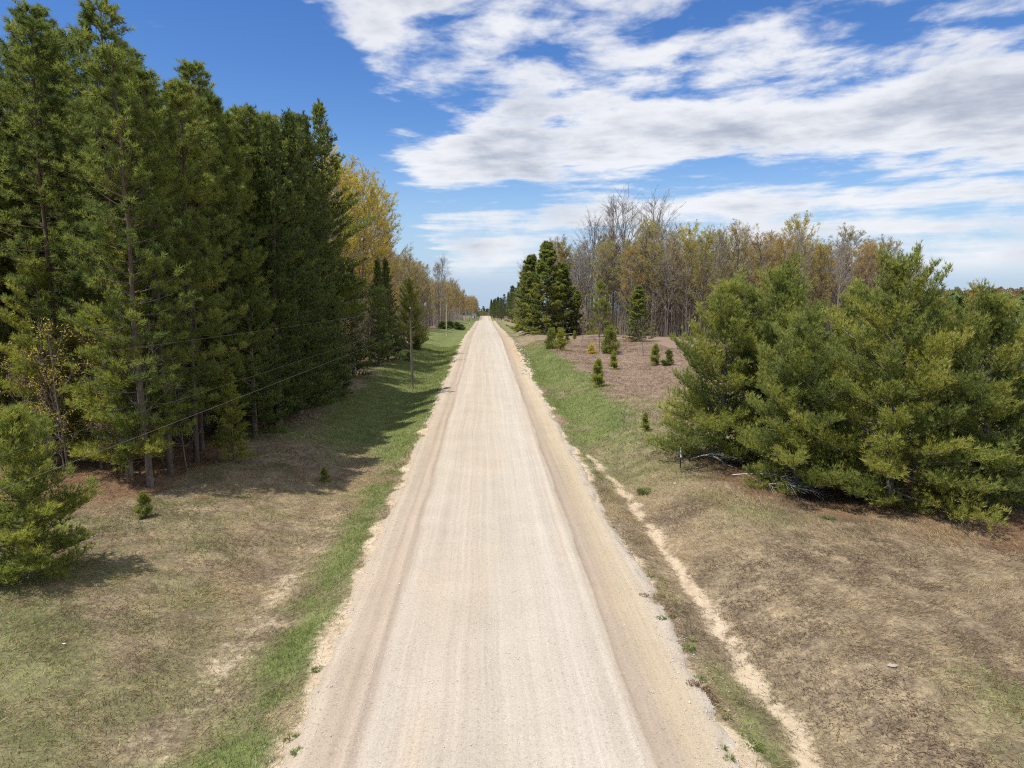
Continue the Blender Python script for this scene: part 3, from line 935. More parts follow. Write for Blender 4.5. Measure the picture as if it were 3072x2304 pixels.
# ---- small bushy pines
SP = [proto(make_white_pine(121, 2.2, 0.95, z0=0.10, whorl=0.24, nb=5, step=0.075, nn=9, nl=0.20, nw=0.026, shape=0.55, open_=0.25, rtrunk=0.03), M['brown_bark'], M['young_pine'], 'pine_sapling_a'),
      proto(make_white_pine(122, 2.0, 1.05, z0=0.08, whorl=0.23, nb=5, step=0.075, nn=9, nl=0.20, nw=0.026, shape=0.45, open_=0.25, rtrunk=0.03), M['brown_bark'], M['red_pine'], 'pine_sapling_b')]
for k, x, y, sc, lab in [
        (0, -13.0, 26.8, 0.43, 'knee-high bright green pine seedling on brown grass near the young pine'),
        (0, -7.9, 34.4, 0.32, 'tiny pine seedling on the bank between shade and sandy strip'),
        (1, 9.6, 101.5, 1.28, 'bushy small pine, the left-leaning twin beside the gravel edge'),
        (0, 10.4, 97.5, 1.22, 'bushy small pine standing just before its twin near the gravel edge'),
        (0, 9.97, 62.1, 1.0, 'small upright pine alone on the edge of green and brown grass'),
        (1, 16.3, 91.5, 1.55, 'dense rounded small pine beside the grey leafless sapling'),
        (0, 14.0, 76.5, 0.82, 'low bushy pine below the dense rounded one'),
        (0, 19.2, 79.3, 0.98, 'spreading small pine half hidden by the bushy white pines'),
        (1, 20.6, 78.4, 0.80, 'darker small pine touching the bushy white pines'),
        (0, 11.9, 121, 0.55, 'pine seedling on the brown mound before the tall dark pine'),
        (1, 13.3, 115, 0.66, 'pine seedling on the brown mound a little below its neighbour'),
        (0, 15.6, 123, 0.62, 'pine seedling on the crest of the brown mound'),
        (0, 20.6, 112, 0.72, 'pine seedling half behind the dense rounded small pine'),
        (0, 9.8, 42.4, 0.46, 'thin pine seedling in green grass beside the white pine clump'),
        (0, -11.45, 131, 0.85, 'small conifer on the lawn beyond the utility pole'),
        (1, -10.3, 108, 0.95, 'low conifer at the foot of the roadside pine'),
        (1, -9.6, 90, 0.55, 'small grey-green shrub at the foot of the dark spruce')]:
    place(SP[k], 'small_pine', x, y, lab, 'pine tree', None, rnd.uniform(0, 6.28), sc, (rnd.uniform(-.05, .05), rnd.uniform(-.05, .05)), sink=0.04)
place(SP[1], 'orange_shrub', 14.0, 92.5, 'rusty orange low shrub on the brown mound', 'shrub', None, 1.0, (0.75, 0.75, 0.55), mats={'crown': M['yellow_bud']}, sink=0.04)

# ---- red pine plantation on the left
RP = [proto(make_red_pine(200 + i, h, c0, r, sub=sb, nneed=nn_, tuft=3, dead=dd), M['pine_bark'], M['red_pine'], 'red_pine_%s' % 'abcdef'[i])
      for i, (h, c0, r, sb, nn_, dd) in enumerate([(21.5, 0.36, 2.8, 7, 15, 34), (22.5, 0.42, 2.7, 7, 15, 36), (20.8, 0.12, 3.0, 7, 15, 26), (21.5, 0.20, 2.9, 7, 15, 30), (21.8, 0.50, 2.5, 6, 13, 40)])]
front = []
y = 31.0
while y < 61:
    front.append((-14.9 + rnd.uniform(-0.5, 0.5), y)); y += rnd.uniform(1.9, 2.6)
ORD = ['first', 'second', 'third', 'fourth', 'fifth', 'sixth', 'seventh', 'eighth', 'ninth', 'tenth', 'eleventh', 'twelfth', 'thirteenth', 'fourteenth', 'fifteenth', 'sixteenth', 'seventeenth', 'eighteenth']
for i, (x, y) in enumerate(front):
    k = rnd.choice([2, 3, 2]) if y > 35 else rnd.choice([2, 3])
    place(RP[k], 'red_pine', x, y, '%s red pine in the roadside row, counted from the corner by the pale sapling' % ORD[i], 'pine tree', 'red pines in the roadside row', rnd.uniform(0, 6.28), rnd.uniform(0.86, 0.96) + 0.10 * sst(y, 40, 58), (rnd.uniform(-.015, .015), rnd.uniform(-.015, .015)))
row = 0
for r in range(1, 16):
    x = -14.9 - 2.7 * r
    y = 33.0 + 0.55 * r + rnd.uniform(-0.8, 0.8)
    first = True
    while y < (66 if r < 8 else 62):
        if y > 0.9 * -x - 6 or True:
            if rnd.random() > 0.10:
                lab, grp = (('%s red pine along the sunny end of the stand, counted from the roadside row' % ORD[r - 1], 'red pines at the sunny end of the stand') if first else
                            ('straight red pine trunk deep inside the shaded stand', 'red pines inside the stand'))
                k = rnd.choice(([0, 0, 1, 3] if r < 4 else [0, 1, 4]) if first else ([0, 1, 4] if y < 52 and r < 10 else [2, 3]))
                place(RP[k], 'red_pine', x + rnd.uniform(-0.4, 0.4), y, lab, 'pine tree', grp, rnd.uniform(0, 6.28), rnd.uniform(0.86, 1.0), (rnd.uniform(-.02, .02), rnd.uniform(-.02, .02)))
            first = False
        y += rnd.uniform(2.2, 3.2) * (1 if r < 7 else 1.25)

# low-limbed white pines at the corner of the stand
LP_ = proto(make_white_pine(131, 11.0, 3.4, z0=0.9, whorl=0.70, nb=5, step=0.085, nn=8, nl=0.21, nw=0.025, open_=0.18, shape=0.55, rtrunk=0.10, droop=16), M['brown_bark'], M['young_pine'], 'edge_white_pine')
place(LP_, 'edge_white_pine', -16.2, 32.3, 'white pine with wide flat yellow-green limbs at the corner of the stand', 'pine tree', None, 0.5, 1.0)
place(LP_, 'edge_white_pine', -20.6, 33.8, 'white pine with low flat limbs above the leafless saplings', 'pine tree', None, 2.8, 0.9)
place(LP_, 'edge_white_pine', -12.9, 36.2, 'small white pine sweeping its limbs to the shaded grass', 'pine tree', None, 4.0, 0.42)
place(LP_, 'edge_white_pine', -25.6, 36.6, 'tall white pine with bright limbs at the outer end of the stand', 'pine tree', None, 5.1, (1.0, 1.0, 1.9))

# dense dark conifers along the road
DC = [proto(make_white_pine(141, 19.0, 3.2, z0=0.6, whorl=0.50, nb=6, step=0.15, nn=6, nl=0.22, nw=0.055, shape=0.5), M['brown_bark'], M['dark_conifer'], 'dark_conifer_a'),
      proto(make_white_pine(142, 12.0, 2.6, z0=0.4, whorl=0.45, nb=6, step=0.15, nn=6, nl=0.22, nw=0.055, shape=0.65), M['brown_bark'], M['dark_conifer'], 'dark_conifer_b')]
for k, x, y, sc, lab in [
        (0, -13.4, 46.0, 1.0, 'dense dark conifer hiding the trunks of the roadside row'),
        (0, -13.2, 50.2, 1.08, 'dense dark conifer next along the shaded forest edge'),
        (0, -13.3, 54.3, 1.12, 'dark conifer in the forest edge before the tall white pine'),
        (1, -12.2, 58.6, 0.75, 'low dark spruce at the foot of the tall white pine'),
        (1, -13.6, 41.8, 0.95, 'mid-sized dark conifer where the shade falls over the bank'),
        (1, -13.0, 70.5, 0.9, 'dark conifer among brown leafless brush beyond the tall white pine'),
        (1, -12.1, 81.5, 1.0, 'narrow dark conifer beside leafless brush left of the utility pole'),
        (1, -11.8, 87.0, 1.02, 'dark spruce standing at the edge of the lawn by the utility pole')]:
    place(DC[k], 'dark_conifer', x, y, lab, 'conifer', None, rnd.uniform(0, 6.28), sc)
place(WP[1], 'roadside_pine', -11.3, 108.5, 'rounded green pine on the lawn just beyond the utility pole', 'pine tree', None, 1.2, (0.80, 0.80, 1.12), mats={'crown': M['white_pine']})
TW = proto(make_white_pine(151, 24.0, 4.6, z0=6.0, whorl=0.72, nb=5, step=0.15, nn=8, nl=0.26, nw=0.05, open_=0.12, shape=0.62, rtrunk=0.26, lift=4), M['grey_bark'], M['red_pine'], 'tall_white_pine')
place(TW, 'tall_white_pine', -13.4, 61.0, 'towering white pine with long upswept limbs against the sky', 'pine tree', None, 0.8, (1.25, 1.25, 1.0))

# ---- broadleaf trees
BL = [proto(make_broadleaf(301, 20.0, 3.8, 0.32, 30, 6, 7, 12, 0.14), M['grey_bark'], M['orange_bud'], 'broadleaf_a'),
      proto(make_broadleaf(302, 19.0, 3.4, 0.26, 30, 6, 7, 9, 0.14), M['grey_bark'], M['orange_bud'], 'broadleaf_b'),
      proto(make_broadleaf(303, 20.5, 4.0, 0.36, 30, 6, 7, 16, 0.14), M['grey_bark'], M['yellow_bud'], 'broadleaf_c'),
      proto(make_broadleaf(304, 18.5, 3.2, 0.24, 32, 6, 8, 5, 0.14), M['brown_bark'], M['tan_bud'], 'broadleaf_d')]
BARE = [proto(make_broadleaf(311, 26.0, 7.5, 0.36, 26, 7, 8, 0, 0.1, rtrunk=0.30, asc=50), M['grey_bark'], None, 'bare_tree_a'),
        proto(make_broadleaf(312, 22.0, 4.2, 0.35, 26, 6, 7, 0, 0.1, asc=58), M['pale_bark'], None, 'bare_tree_b')]
kinds = {'orange': ('orange-budded maple', 'orange_bud'), 'yellow': ('yellow-flowering maple', 'yellow_bud'), 'tan': ('tan thin-leaved tree', 'tan_bud'), 'green': ('yellow-green budding tree', 'green_bud')}


def broad(x, y, kind, where, sc=1.0, grp=None, k=None, cat='tree'):
    nm, mat = kinds[kind]
    k = rnd.randrange(4) if k is None else k
    return place(BL[k], 'budding_tree', x, y, '%s %s' % (nm, where), cat, grp or '%ss %s' % (nm, where), rnd.uniform(0, 6.28), sc, (rnd.uniform(-.03, .03), rnd.uniform(-.03, .03)), mats={'crown': M[mat]})


# wood behind the mound on the right
fx = np.array([16, 22, 29, 37, 50, 64, 82]); fy = np.array([156, 146, 136, 130, 128, 129, 136])
cnt = 0
for r in range(9):
    x = 15.0 + rnd.uniform(0, 2) + r * 0.8
    while x < 88 - r * 0.5:
        y = float(np.interp(x, fx, fy)) + r * 5.2 + rnd.uniform(-2, 2)
        a = (x * 145.0 / y)
        if a < 30: kd = rnd.choice(['orange', 'green', 'tan', 'green'])
        elif a < 40: kd = rnd.choice(['tan', 'green', 'tan', 'green'])
        elif a < 56: kd = rnd.choice(['yellow', 'yellow', 'green', 'yellow', 'yellow', 'tan'])
        elif a < 72: kd = rnd.choice(['tan', 'orange', 'green', 'yellow', 'yellow'])
        else: kd = rnd.choice(['orange', 'orange', 'tan'])
        sc = rnd.uniform(0.88, 1.06) * (0.93 if a < 24 else 1.0) * float(np.interp(a, [70, 88], [1.0, 0.82]))
        where = 'at the front of the wood behind the mound' if r == 0 else 'inside the wood behind the mound'
        sc *= rnd.uniform(1.0, 1.13)
        if rnd.random() < 0.36:
            place(BARE[1], 'bare_tree', x, y, 'leafless grey tree ' + where, 'tree', 'leafless grey trees ' + where, rnd.uniform(0, 6.28), sc * 0.86)
        else:
            broad(x, y, kd, where, sc)
        cnt += 1
        x += rnd.uniform(2.9, 4.7)
for x, y, sc, k in [(24.0, 160, 0.92, 0), (28.5, 158, 1.04, 0), (32.5, 163, 1.10, 0), (37.0, 160, 1.08, 0), (41.0, 167, 0.98, 0)]:
    place(BARE[k], 'bare_tree', x, y, 'big leafless grey tree rising above the wood', 'tree', 'big leafless trees above the wood', rnd.uniform(0, 6.28), sc)
for x, y, sc in [(12.5, 178, 0.86), (15.5, 171, 0.98), (18.5, 168, 1.0), (10.8, 186, 0.80), (22.5, 165, 1.0), (14.0, 190, 0.85)]:
    place(BARE[1], 'bare_tree', x, y, 'slender leafless tree behind the dark red pines by the road', 'tree', 'slender leafless trees by the road', rnd.uniform(0, 6.28), sc)
# dark pines in front of the wood
RPm = {'crown': M['dark_conifer']}
MP = proto(make_red_pine(221, 16.5, 0.03, 5.0, sub=13, nneed=8, tuft=4, dead=4, nl=0.36, nw=0.10, cone=True), M['pine_bark'], M['white_pine'], 'full_red_pine')
place(MP, 'full_red_pine', 12.2, 139.0, 'large dark red pine clothed to the ground beside the clay-stained road shoulder', 'pine tree', None, 0.4, (1.3, 1.3, 1.06))
place(MP, 'full_red_pine', 9.6, 147.0, 'dark red pine just behind the large one at the road edge', 'pine tree', None, 2.0, (1.2, 1.2, 0.95))
place(MP, 'full_red_pine', 15.6, 144.0, 'dark red pine on the wood side of the large one', 'pine tree', None, 3.7, (1.1, 1.1, 0.85))
place(MP, 'full_red_pine', 9.2, 158.0, 'dark red pine farthest along the road edge in the clump before the wood', 'pine tree', None, 1.1, 0.85)
place(MP, 'full_red_pine', 18.4, 141.5, 'short dark red pine at the end of the clump toward the thin white pine', 'pine tree', None, 4.4, 0.52)
place(MP, 'full_red_pine', 24.6, 113.5, 'mid-sized cone-shaped pine alone on the brown mound', 'pine tree', None, 5.0, (0.66, 0.66, 0.53))
place(LP_, 'full_red_pine', 21.5, 133.0, 'thin green white pine between the leafless trunks', 'pine tree', None, 1.0, 0.98)


# leafless thicket and saplings
SAP = [proto(make_broadleaf(321, 5.2, 1.15, 0.22, 14, 3, 4, 0, 0.06, rtrunk=0.032), M['grey_bark'], None, 'sapling_a'),
       proto(make_broadleaf(322, 4.6, 1.0, 0.18, 14, 3, 4, 4, 0.09, rtrunk=0.03), M['brown_bark'], M['orange_bud'], 'sapling_b'),
       proto(make_broadleaf(323, 5.6, 1.2, 0.15, 16, 3, 4, 4, 0.09, rtrunk=0.035), M['brown_bark'], M['yellow_bud'], 'sapling_c')]
place(SAP[1], 'blossom_tree', 18.2, 131.0, 'small cream-blossomed tree before the wood', 'tree', None, 0.3, 1.25, mats={'crown': M['blossom']})
for x, y, k, sc, lab in [(-14.85, 31.4, 0, 1.32, 'tall pale leafless sapling standing in front of the stand corner'),
                         (-14.2, 33.6, 0, 0.88, 'crooked leafless sapling beside the tall pale one'),
                         (15.0, 92.7, 0, 1.02, 'grey leafless many-branched sapling beside the dense small pine'),
                         (19.1, 95.4, 0, 0.92, 'grey leafless sapling before the cone-shaped pine'),
                         (19.7, 87.4, 0, 0.95, 'thin grey leafless sapling standing lowest on the mound'),
                         (16.2, 117.0, 0, 0.55, 'small crooked leafless tree on the mound crest'),
                         (8.6, 43.0, 0, 0.30, 'low grey twiggy shrub in the green grass'),
                         (6.2, 46.5, 0, 0.26, 'pale dry weed stalks in the roadside grass')]:
    place(SAP[k], 'leafless_sapling', x, y, lab, 'sapling', None, rnd.uniform(0, 6.28), sc, (rnd.uniform(-.05, .05), rnd.uniform(-.05, .05)))
for i in range(46):
    x = -15.4 - abs(rnd.gauss(0, 1)) * 5.5 - (1.0 if i % 3 else 0); y = 33.0 + 0.42 * (-15 - x) + rnd.uniform(-2.2, 3.6)
    k = rnd.choice([0, 1, 1, 2, 2])
    lab = ['pale leafless sapling in the understorey of the stand', 'orange-budded sapling in the understorey of the stand', 'yellow-leaved sapling in the understorey of the stand'][k]
    place(SAP[k], 'understorey_sapling', x, y, lab, 'sapling', lab.replace('sapling', 'saplings'), rnd.uniform(0, 6.28), rnd.uniform(0.7, 1.35), (rnd.uniform(-.08, .08), rnd.uniform(-.08, .08)))
for i in range(120):
    y = rnd.uniform(63, 112) if i < 50 else rnd.uniform(112, 300); x = -13.0 - rnd.uniform(0, 4) - (1.5 if 90 < y < 200 else 0)
    k = rnd.choice([0, 1, 1, 2])
    place(SAP[k], 'brush_sapling', x, y, 'brown twiggy sapling in the brush beyond the tall white pine', 'sapling', 'brush along the lawn', rnd.uniform(0, 6.28), rnd.uniform(0.9, 1.7) * (1 if y < 112 else 1.3))
for i in range(170):
    x = rnd.uniform(16, 84); y = float(np.interp(x, fx, fy)) + rnd.uniform(-1.5, 26)
    k = rnd.choice([0, 0, 1])
    place(SAP[k], 'thicket_sapling', x, y, 'grey slender sapling in the thicket at the edge of the wood', 'sapling', 'thicket at the edge of the wood', rnd.uniform(0, 6.28), rnd.uniform(1.3, 2.8))

# broadleaf trees on the left beyond the stand
for x, y, kd, sc in [(-15.6, 69, 'tan', 1.0), (-16.5, 74, 'orange', 1.05), (-15.3, 80, 'yellow', 1.12), (-18.0, 84, 'yellow', 1.18), (-15.4, 88, 'yellow', 1.14), (-16.6, 93, 'orange', 1.16), (-14.9, 98, 'yellow', 1.14),
                     (-17.6, 101, 'orange', 1.15), (-15.6, 106, 'orange', 1.02), (-20.5, 78, 'yellow', 1.1), (-21, 92, 'yellow', 1.15), (-19.5, 66, 'tan', 1.1), (-18.8, 60.5, 'tan', 1.06), (-23, 104, 'orange', 1.1), (-18.5, 112, 'tan', 0.95), (-22, 120, 'orange', 0.95)]:
    broad(x, y, kd, 'beyond the tall white pine', sc)
for i in range(48):
    y = rnd.uniform(118, 215); x = -15.5 - rnd.uniform(0, 16) - (2 if y < 150 else 0)
    broad(x, y, rnd.choice(['tan', 'tan', 'orange', 'green']), 'along the far side of the lawn', rnd.uniform(0.78, 0.96))
place(BARE[1], 'bare_tree', -12.6, 204.0, 'spreading thinly leaved tree leaning over the far lawn by the poles', 'tree', None, 1.0, 0.93)
place(BL[3], 'budding_tree', -13.6, 212.0, 'thin tree beside the leaning one by the poles', 'tree', None, 2.0, 1.02, mats={'crown': M['tan_bud']})
for i in range(92):
    y = 222 + i * 5.1 + rnd.uniform(-3, 3); x = -12.6 + 6.2 * sst(y, 380, 560) - rnd.uniform(0, 12) * (1 - 0.5 * sst(y, 500, 600))
    broad(x, y, rnd.choice(['orange', 'orange', 'orange', 'tan']), 'in the far row along the road', rnd.uniform(0.72, 0.88), k=rnd.choice([0, 1, 1, 2]))
for i in range(26):
    y = 770 + rnd.uniform(0, 60); x = rnd.uniform(-45, 45)
    broad(x, y, rnd.choice(['tan', 'green', 'tan']), 'closing the far end of the road', rnd.uniform(0.6, 0.8), k=rnd.choice([0, 1]))
for i in range(46):
    y = 205 + i * 10.8 + rnd.uniform(-4, 4); x = 10.5 - 4.6 * sst(y, 320, 560) + rnd.uniform(0, 7) * (1 - 0.5 * sst(y, 500, 600))
    place(RP[rnd.choice([2, 3])], 'red_pine', x, y, 'dark red pine in the far row beyond the wood', 'pine tree', 'far roadside red pines', rnd.uniform(0, 6.28), rnd.uniform(0.62, 0.74), mats={'crown': M['dark_conifer']})
for i in range(14):
    y = 185 + i * 5 + rnd.uniform(-2, 2); x = 10.2 + rnd.uniform(0, 4)
    broad(x, y, rnd.choice(['green', 'tan', 'yellow']), 'by the road between the far pines', rnd.uniform(0.35, 0.6), k=3)
# backdrop trees seen between the trunks of the stand
for i in range(30):
    x = -50 - rnd.uniform(0, 16); y = rnd.uniform(38, 88)
    broad(x, y, rnd.choice(['tan', 'yellow', 'green']), 'glimpsed behind the pine stand', rnd.uniform(0.9, 1.1))
# juniper bushes by the far poles
for x, y, sc in [(-11.6, 196, 1.25), (-9.9, 203, 1.3), (-8.2, 210, 1.3), (-7.0, 214, 1.0), (-10.8, 232, 1.0)]:
    place(SP[1], 'juniper_bush', x, y, 'low spreading dark bush at the foot of the far poles', 'shrub', 'bushes at the far poles', rnd.uniform(0, 6.28), (sc * 1.7, sc * 1.7, sc * 0.75), mats={'crown': M['dark_conifer']})
place(SP[1], 'yellow_bush', 8.2, 172, 'yellow-green bush at the road edge under the far pines', 'shrub', None, 0, (2.2, 2.2, 0.9), mats={'crown': M['green_bud']})

# valley beyond the pines on the right
broad(90, 128, 'orange', 'standing alone in the valley', 0.62, k=2)
broad(74, 112, 'orange', 'low in the valley beside the pine clump', 0.42, k=2)


def far_wood(name, seed, N, xr, yr, hr, col, lab, conifer):
    rng = R0(seed); g = Geo()
    for i in range(N):
        x = rng.uniform(*xr); y = rng.uniform(*yr); h = rng.uniform(*hr); z = tz(x, y)
        m = 90
        t = rng.rand(m)
        r = (1 - t) ** 0.7 * h * 0.24 if conifer else np.sqrt(np.clip(1 - (2 * t - 1) ** 2, 0, 1)) * h * 0.30
        az = rng.uniform(0, 6.28, m); q = r * np.sqrt(rng.rand(m))
        P = np.stack([x + np.cos(az) * q, y + np.sin(az) * q, z + h * ((0.05 if conifer else 0.28) + (0.95 if conifer else 0.72) * t)], 1)
        g.leaves(rng, P, h * 0.16, 0.5 + rng.uniform(-0.3, 0.3) + rng.uniform(-0.2, 0.2, m))
        g.tube([[x, y, z - 0.3], [x, y, z + h * 0.8]], [h * 0.014, h * 0.004], 3, 0.1)
    o = link(name, g.mesh(name), col, kind='stuff')
    tag(o, lab, 'wood')


far_wood('far_conifer_wood', 71, 700, (170, 420), (290, 420), (19, 25), M['dark_conifer'], 'dark far-off conifer wood in the valley', True)
far_wood('far_ridge_wood', 72, 800, (260, 900), (640, 800), (10, 14), M['ridge_leaf'], 'orange-brown wood on the distant ridge', False)
M['twig_haze'] = leaf_mat('bare_twig_brush', [(0.0, (0.20, 0.17, 0.135)), (0.5, (0.34, 0.29, 0.235)), (1.0, (0.48, 0.42, 0.33))], 0.35)


def brush(name, seed, pts, hr, lab):
    rng = R0(seed); g = Geo()
    for x, y in pts:
        z = tz(x, y); h = rng.uniform(*hr); m = 26
        a = np.stack([x + rng.normal(0, 1.5, m), y + rng.normal(0, 1.5, m), np.full(m, z - 0.1)], 1)
        b = a + np.stack([rng.normal(0, 0.10, m), rng.normal(0, 0.10, m), rng.uniform(0.5, 1.0, m)], 1) * h
        sd = rng.normal(size=(m, 3)) * [1, 1, 0]; sd /= np.linalg.norm(sd, axis=1)[:, None] + 1e-9
        wd = rng.uniform(0.02, 0.06, (m, 1))
        V = np.stack([a - sd * wd, a + sd * wd, b], 1).reshape(-1, 3)
        g.add(V, np.arange(len(V)).reshape(-1, 3), np.repeat(rng.rand(m), 3))
        k = 3
        a2 = np.repeat(a + (b - a) * rng.uniform(0.3, 0.9, (m, 1)), k, 0)
        b2 = a2 + np.stack([rng.normal(0, 0.5, m * k), rng.normal(0, 0.5, m * k), rng.uniform(0.3, 1.3, m * k)], 1)
        sd = rng.normal(size=(m * k, 3)); sd /= np.linalg.norm(sd, axis=1)[:, None] + 1e-9
        V = np.stack([a2 - sd * 0.014, a2 + sd * 0.014, b2], 1).reshape(-1, 3)
        g.add(V, np.arange(len(V)).reshape(-1, 3), np.repeat(rng.rand(m * k), 3))
    o = link(name, g.mesh(name), M['twig_haze'], kind='stuff')
    tag(o, lab, 'brush')


brush('wood_brush', 91, [(x, float(np.interp(x, fx, fy)) + rnd.uniform(1, 50)) for x in [rnd.uniform(15, 100) for _ in range(620)]], (4, 11), 'dense grey leafless brush filling the wood behind the mound')
brush('lawn_brush', 92, [(-15.0 - abs(rnd.gauss(0, 9)) - (2 if yb < 220 else -1), yb) for yb in [rnd.uniform(64, 420) for _ in range(420)]], (3, 8), 'brown leafless brush along the far side of the lawn')
far_wood('road_end_wood', 74, 500, (-200, 200), (770, 900), (17, 22), M['dark_conifer'], 'dark far-off wood where the road drops out of sight', True)
far_wood('valley_scrub', 73, 260, (60, 230), (110, 280), (2.5, 6), M['white_pine'], 'green scrub in the valley behind the pine clump', True)

# ------------------------------------------------------------------ utility poles and wires
HP = 7.7


def pole_parts(mat, nm):
    W = Geo()
    z = np.linspace(-0.6, HP, 8)
    W.tube(np.stack([0 * z, 0 * z, z], 1), 0.125 - 0.045 * np.clip(z, 0, HP) / HP, 12, 0.5, cap=True)
    I = Geo()
    zz = np.array([0, 0.05, 0.06, 0.10, 0.11, 0.15, 0.16, 0.22]) + HP
    I.tube(np.stack([0 * zz, 0 * zz, zz], 1), [0.03, 0.03, 0.07, 0.07, 0.04, 0.06, 0.045, 0.02], 10, 0.5, cap=True)
    B = Geo()
    for zb in (6.55, 5.95):
        B.tube([[0.08, 0, zb], [0.22, 0, zb], [0.23, 0, zb + 0.03]], [0.022, 0.022, 0.03], 6, 0.5, cap=True)
    return [('post', W.mesh(nm + '_post', True), mat), ('insulator', I.mesh(nm + '_insulator', True), M['ceramic']), ('cable_bracket', B.mesh(nm + '_bracket', True), M['ceramic'])]


PO = pole_parts(M['pole_wood'], 'pole_old'); PN = pole_parts(M['new_pole_wood'], 'pole_new')
poles = [(-8.0, -20, PO), (-7.0, 68.4, PO), (-8.2, 153, PN), (-8.3, 236, PN), (-8.4, 320, PN), (-8.4, 405, PN), (-8.5, 490, PN)]
labs = ['weathered wooden utility pole behind the young pine, at the near end of the wires', 'weathered brown utility pole on the lawn beside the dark spruce', 'pale greenish utility pole on the lawn, first beyond the weathered one', 'pale utility pole rising out of the low dark bushes',
        'pale utility pole beyond the low dark bushes', 'pale utility pole before the far orange trees', 'pale utility pole last of the line before the white shed']
tops = []
for (x, y, pr), lab in zip(poles, labs):
    zb = tz(x, y)
    place(pr, 'utility_pole', x, y, lab, 'utility pole', 'utility poles along the road', 0.0, (1.0, 1.0, 1.1 if y < 0 else 1.0), (rnd.uniform(-.012, .012), rnd.uniform(-.012, .012)), sink=0.0)
    tops.append((x, y, zb + (0.8 if y < 0 else 0.0)))
for nm, dx_, hz_, sag, r_, mat, lab in [('power_wire', 0.0, HP + 0.2, 0.25, 0.002, M['bare_wire'], 'bare power wire strung along the tops of the poles'),
                                        ('neutral_wire', 0.23, 6.6, 0.3, 0.002, M['bare_wire'], 'middle bare wire strung below the pole tops'),
                                        ('telephone_cable', 0.23, 6.0, 0.2, 0.0034, M['cable'], 'thick grey telephone cable, lowest of the wires')]:
    pts = []
    for (x0, y0, z0), (x1, y1, z1) in zip(tops[:-1], tops[1:]):
        for t in np.linspace(0, 1, 15)[:-1]:
            pts.append([x0 + (x1 - x0) * t + dx_, y0 + (y1 - y0) * t, z0 + (z1 - z0) * t + hz_ - sag * 4 * t * (1 - t)])
    x1, y1, z1 = tops[-1]
    pts.append([x1 + dx_, y1, z1 + hz_])
    g = Geo(); g.tube(pts, r_, 5, 0.5)
    tag(link(nm, g.mesh(nm, True), mat), lab, 'wire')

# ------------------------------------------------------------------ marker stake, brush, stones, litter
e = bpy.data.objects.new('marker_stake', None); COL.objects.link(e)
e.location = (9.45, 33.3, tz(9.45, 33.3)); tag(e, 'thin dark metal stake with a white tip in the grass beside the pine clump', 'stake')
e.rotation_euler = (0.02, -0.03, 0.4)
g = Geo()
g.tube([[0, 0, -0.3], [0, 0, 0.62]], 0.022, 6, 0.5, cap=True)
g.add([[-0.035, -0.004, 0.0], [0.035, -0.004, 0.0], [0.035, 0.004, 0.0], [-0.035, 0.004, 0.0], [-0.035, -0.004, 0.62], [0.035, -0.004, 0.62], [0.035, 0.004, 0.62], [-0.035, 0.004, 0.62]],
      [[0, 1, 5], [0, 5, 4], [1, 2, 6], [1, 6, 5], [2, 3, 7], [2, 7, 6], [3, 0, 4], [3, 4, 7], [4, 5, 6], [4, 6, 7]])
link('steel_post', g.mesh('steel_post'), M['green_steel'], e)
g = Geo(); g.tube([[0, 0, 0.62], [0, 0, 1.0]], 0.026, 8, 0.5, cap=True)
link('white_tip', g.mesh('white_tip', True), M['white_paint'], e)
g = Geo(); g.tube([[0, -0.03, 0.55], [0, -0.03, 0.8]], [0.05, 0.05], 4, 0.5, cap=True)
link('tag_plate', g.mesh('tag_plate'), M['ceramic'], e)


def fallen(seed, L):
    rng = R0(seed); g = Geo()
    a = np.linspace(0, 1, 9)
    P = np.stack([L * a, 0.12 * np.sin(a * 3), 0.10 + 0.28 * np.sin(a * 2.6)], 1)
    g.tube(P, 0.034 * (1 - a * 0.85), 5)
    for i in range(14):
        q = rng.uniform(0.12, 0.85); p0 = np.array([np.interp(q, a, P[:, c]) for c in range(3)])
        sg = rng.choice([-1, 1]); l = rng.uniform(0.6, 1.7) * (1.1 - q * 0.5)
        d = norm([1.0, sg * rng.uniform(0.25, 0.9), rng.uniform(-0.02, 0.5)])
        b = np.linspace(0, 1, 6)[:, None]
        Q = p0 + d * l * b + np.array([0, 0, -1]) * (b ** 2) * 0.45 * l * 0.7 + rng.normal(0, 0.02, (6, 3)) * b
        Q[:, 2] = np.maximum(Q[:, 2], 0.03)
        g.tube(Q, 0.014 * (1 - b[:, 0] * 0.8), 4)
        for j in range(4):
            p1 = Q[rng.randint(2, 6)]
            g.tube([p1, np.maximum(p1 + d * 0.35 + rng.normal(0, 0.16, 3), [-9, -9, 0.02])], [0.006, 0.003], 3)
    return [('limb', g.mesh('fallen_branch_%d' % seed, True), M['dead_wood'])]


for i, (x, y, rz, L, lab) in enumerate([(11.5, 32.0, -0.75, 2.9, 'bleached fallen branch arching over the grass at the foot of the pines'),
                                        (12.2, 30.6, -0.95, 2.6, 'bleached fallen branch lying lowest in the brush beside the pines'),
                                        (10.3, 34.6, -0.3, 1.9, 'dry fallen twig bundle behind the marker stake')]):
    place(fallen(i + 5, L), 'fallen_branch', x, y, lab, 'branch', None, rz, 1.0, sink=0.02)


def rock_mesh(seed, nm, flat=0.6):
    import bmesh
    rng = R0(seed); bm = bmesh.new()
    bmesh.ops.create_icosphere(bm, subdivisions=2, radius=1.0)
    for v in bm.verts:
        v.co = v.co * (0.75 + 0.5 * rng.rand()) if rng.rand() < 0.5 else v.co * 0.95
        v.co.z *= flat
    me = bpy.data.meshes.new(nm); bm.to_mesh(me); bm.free()
    return me


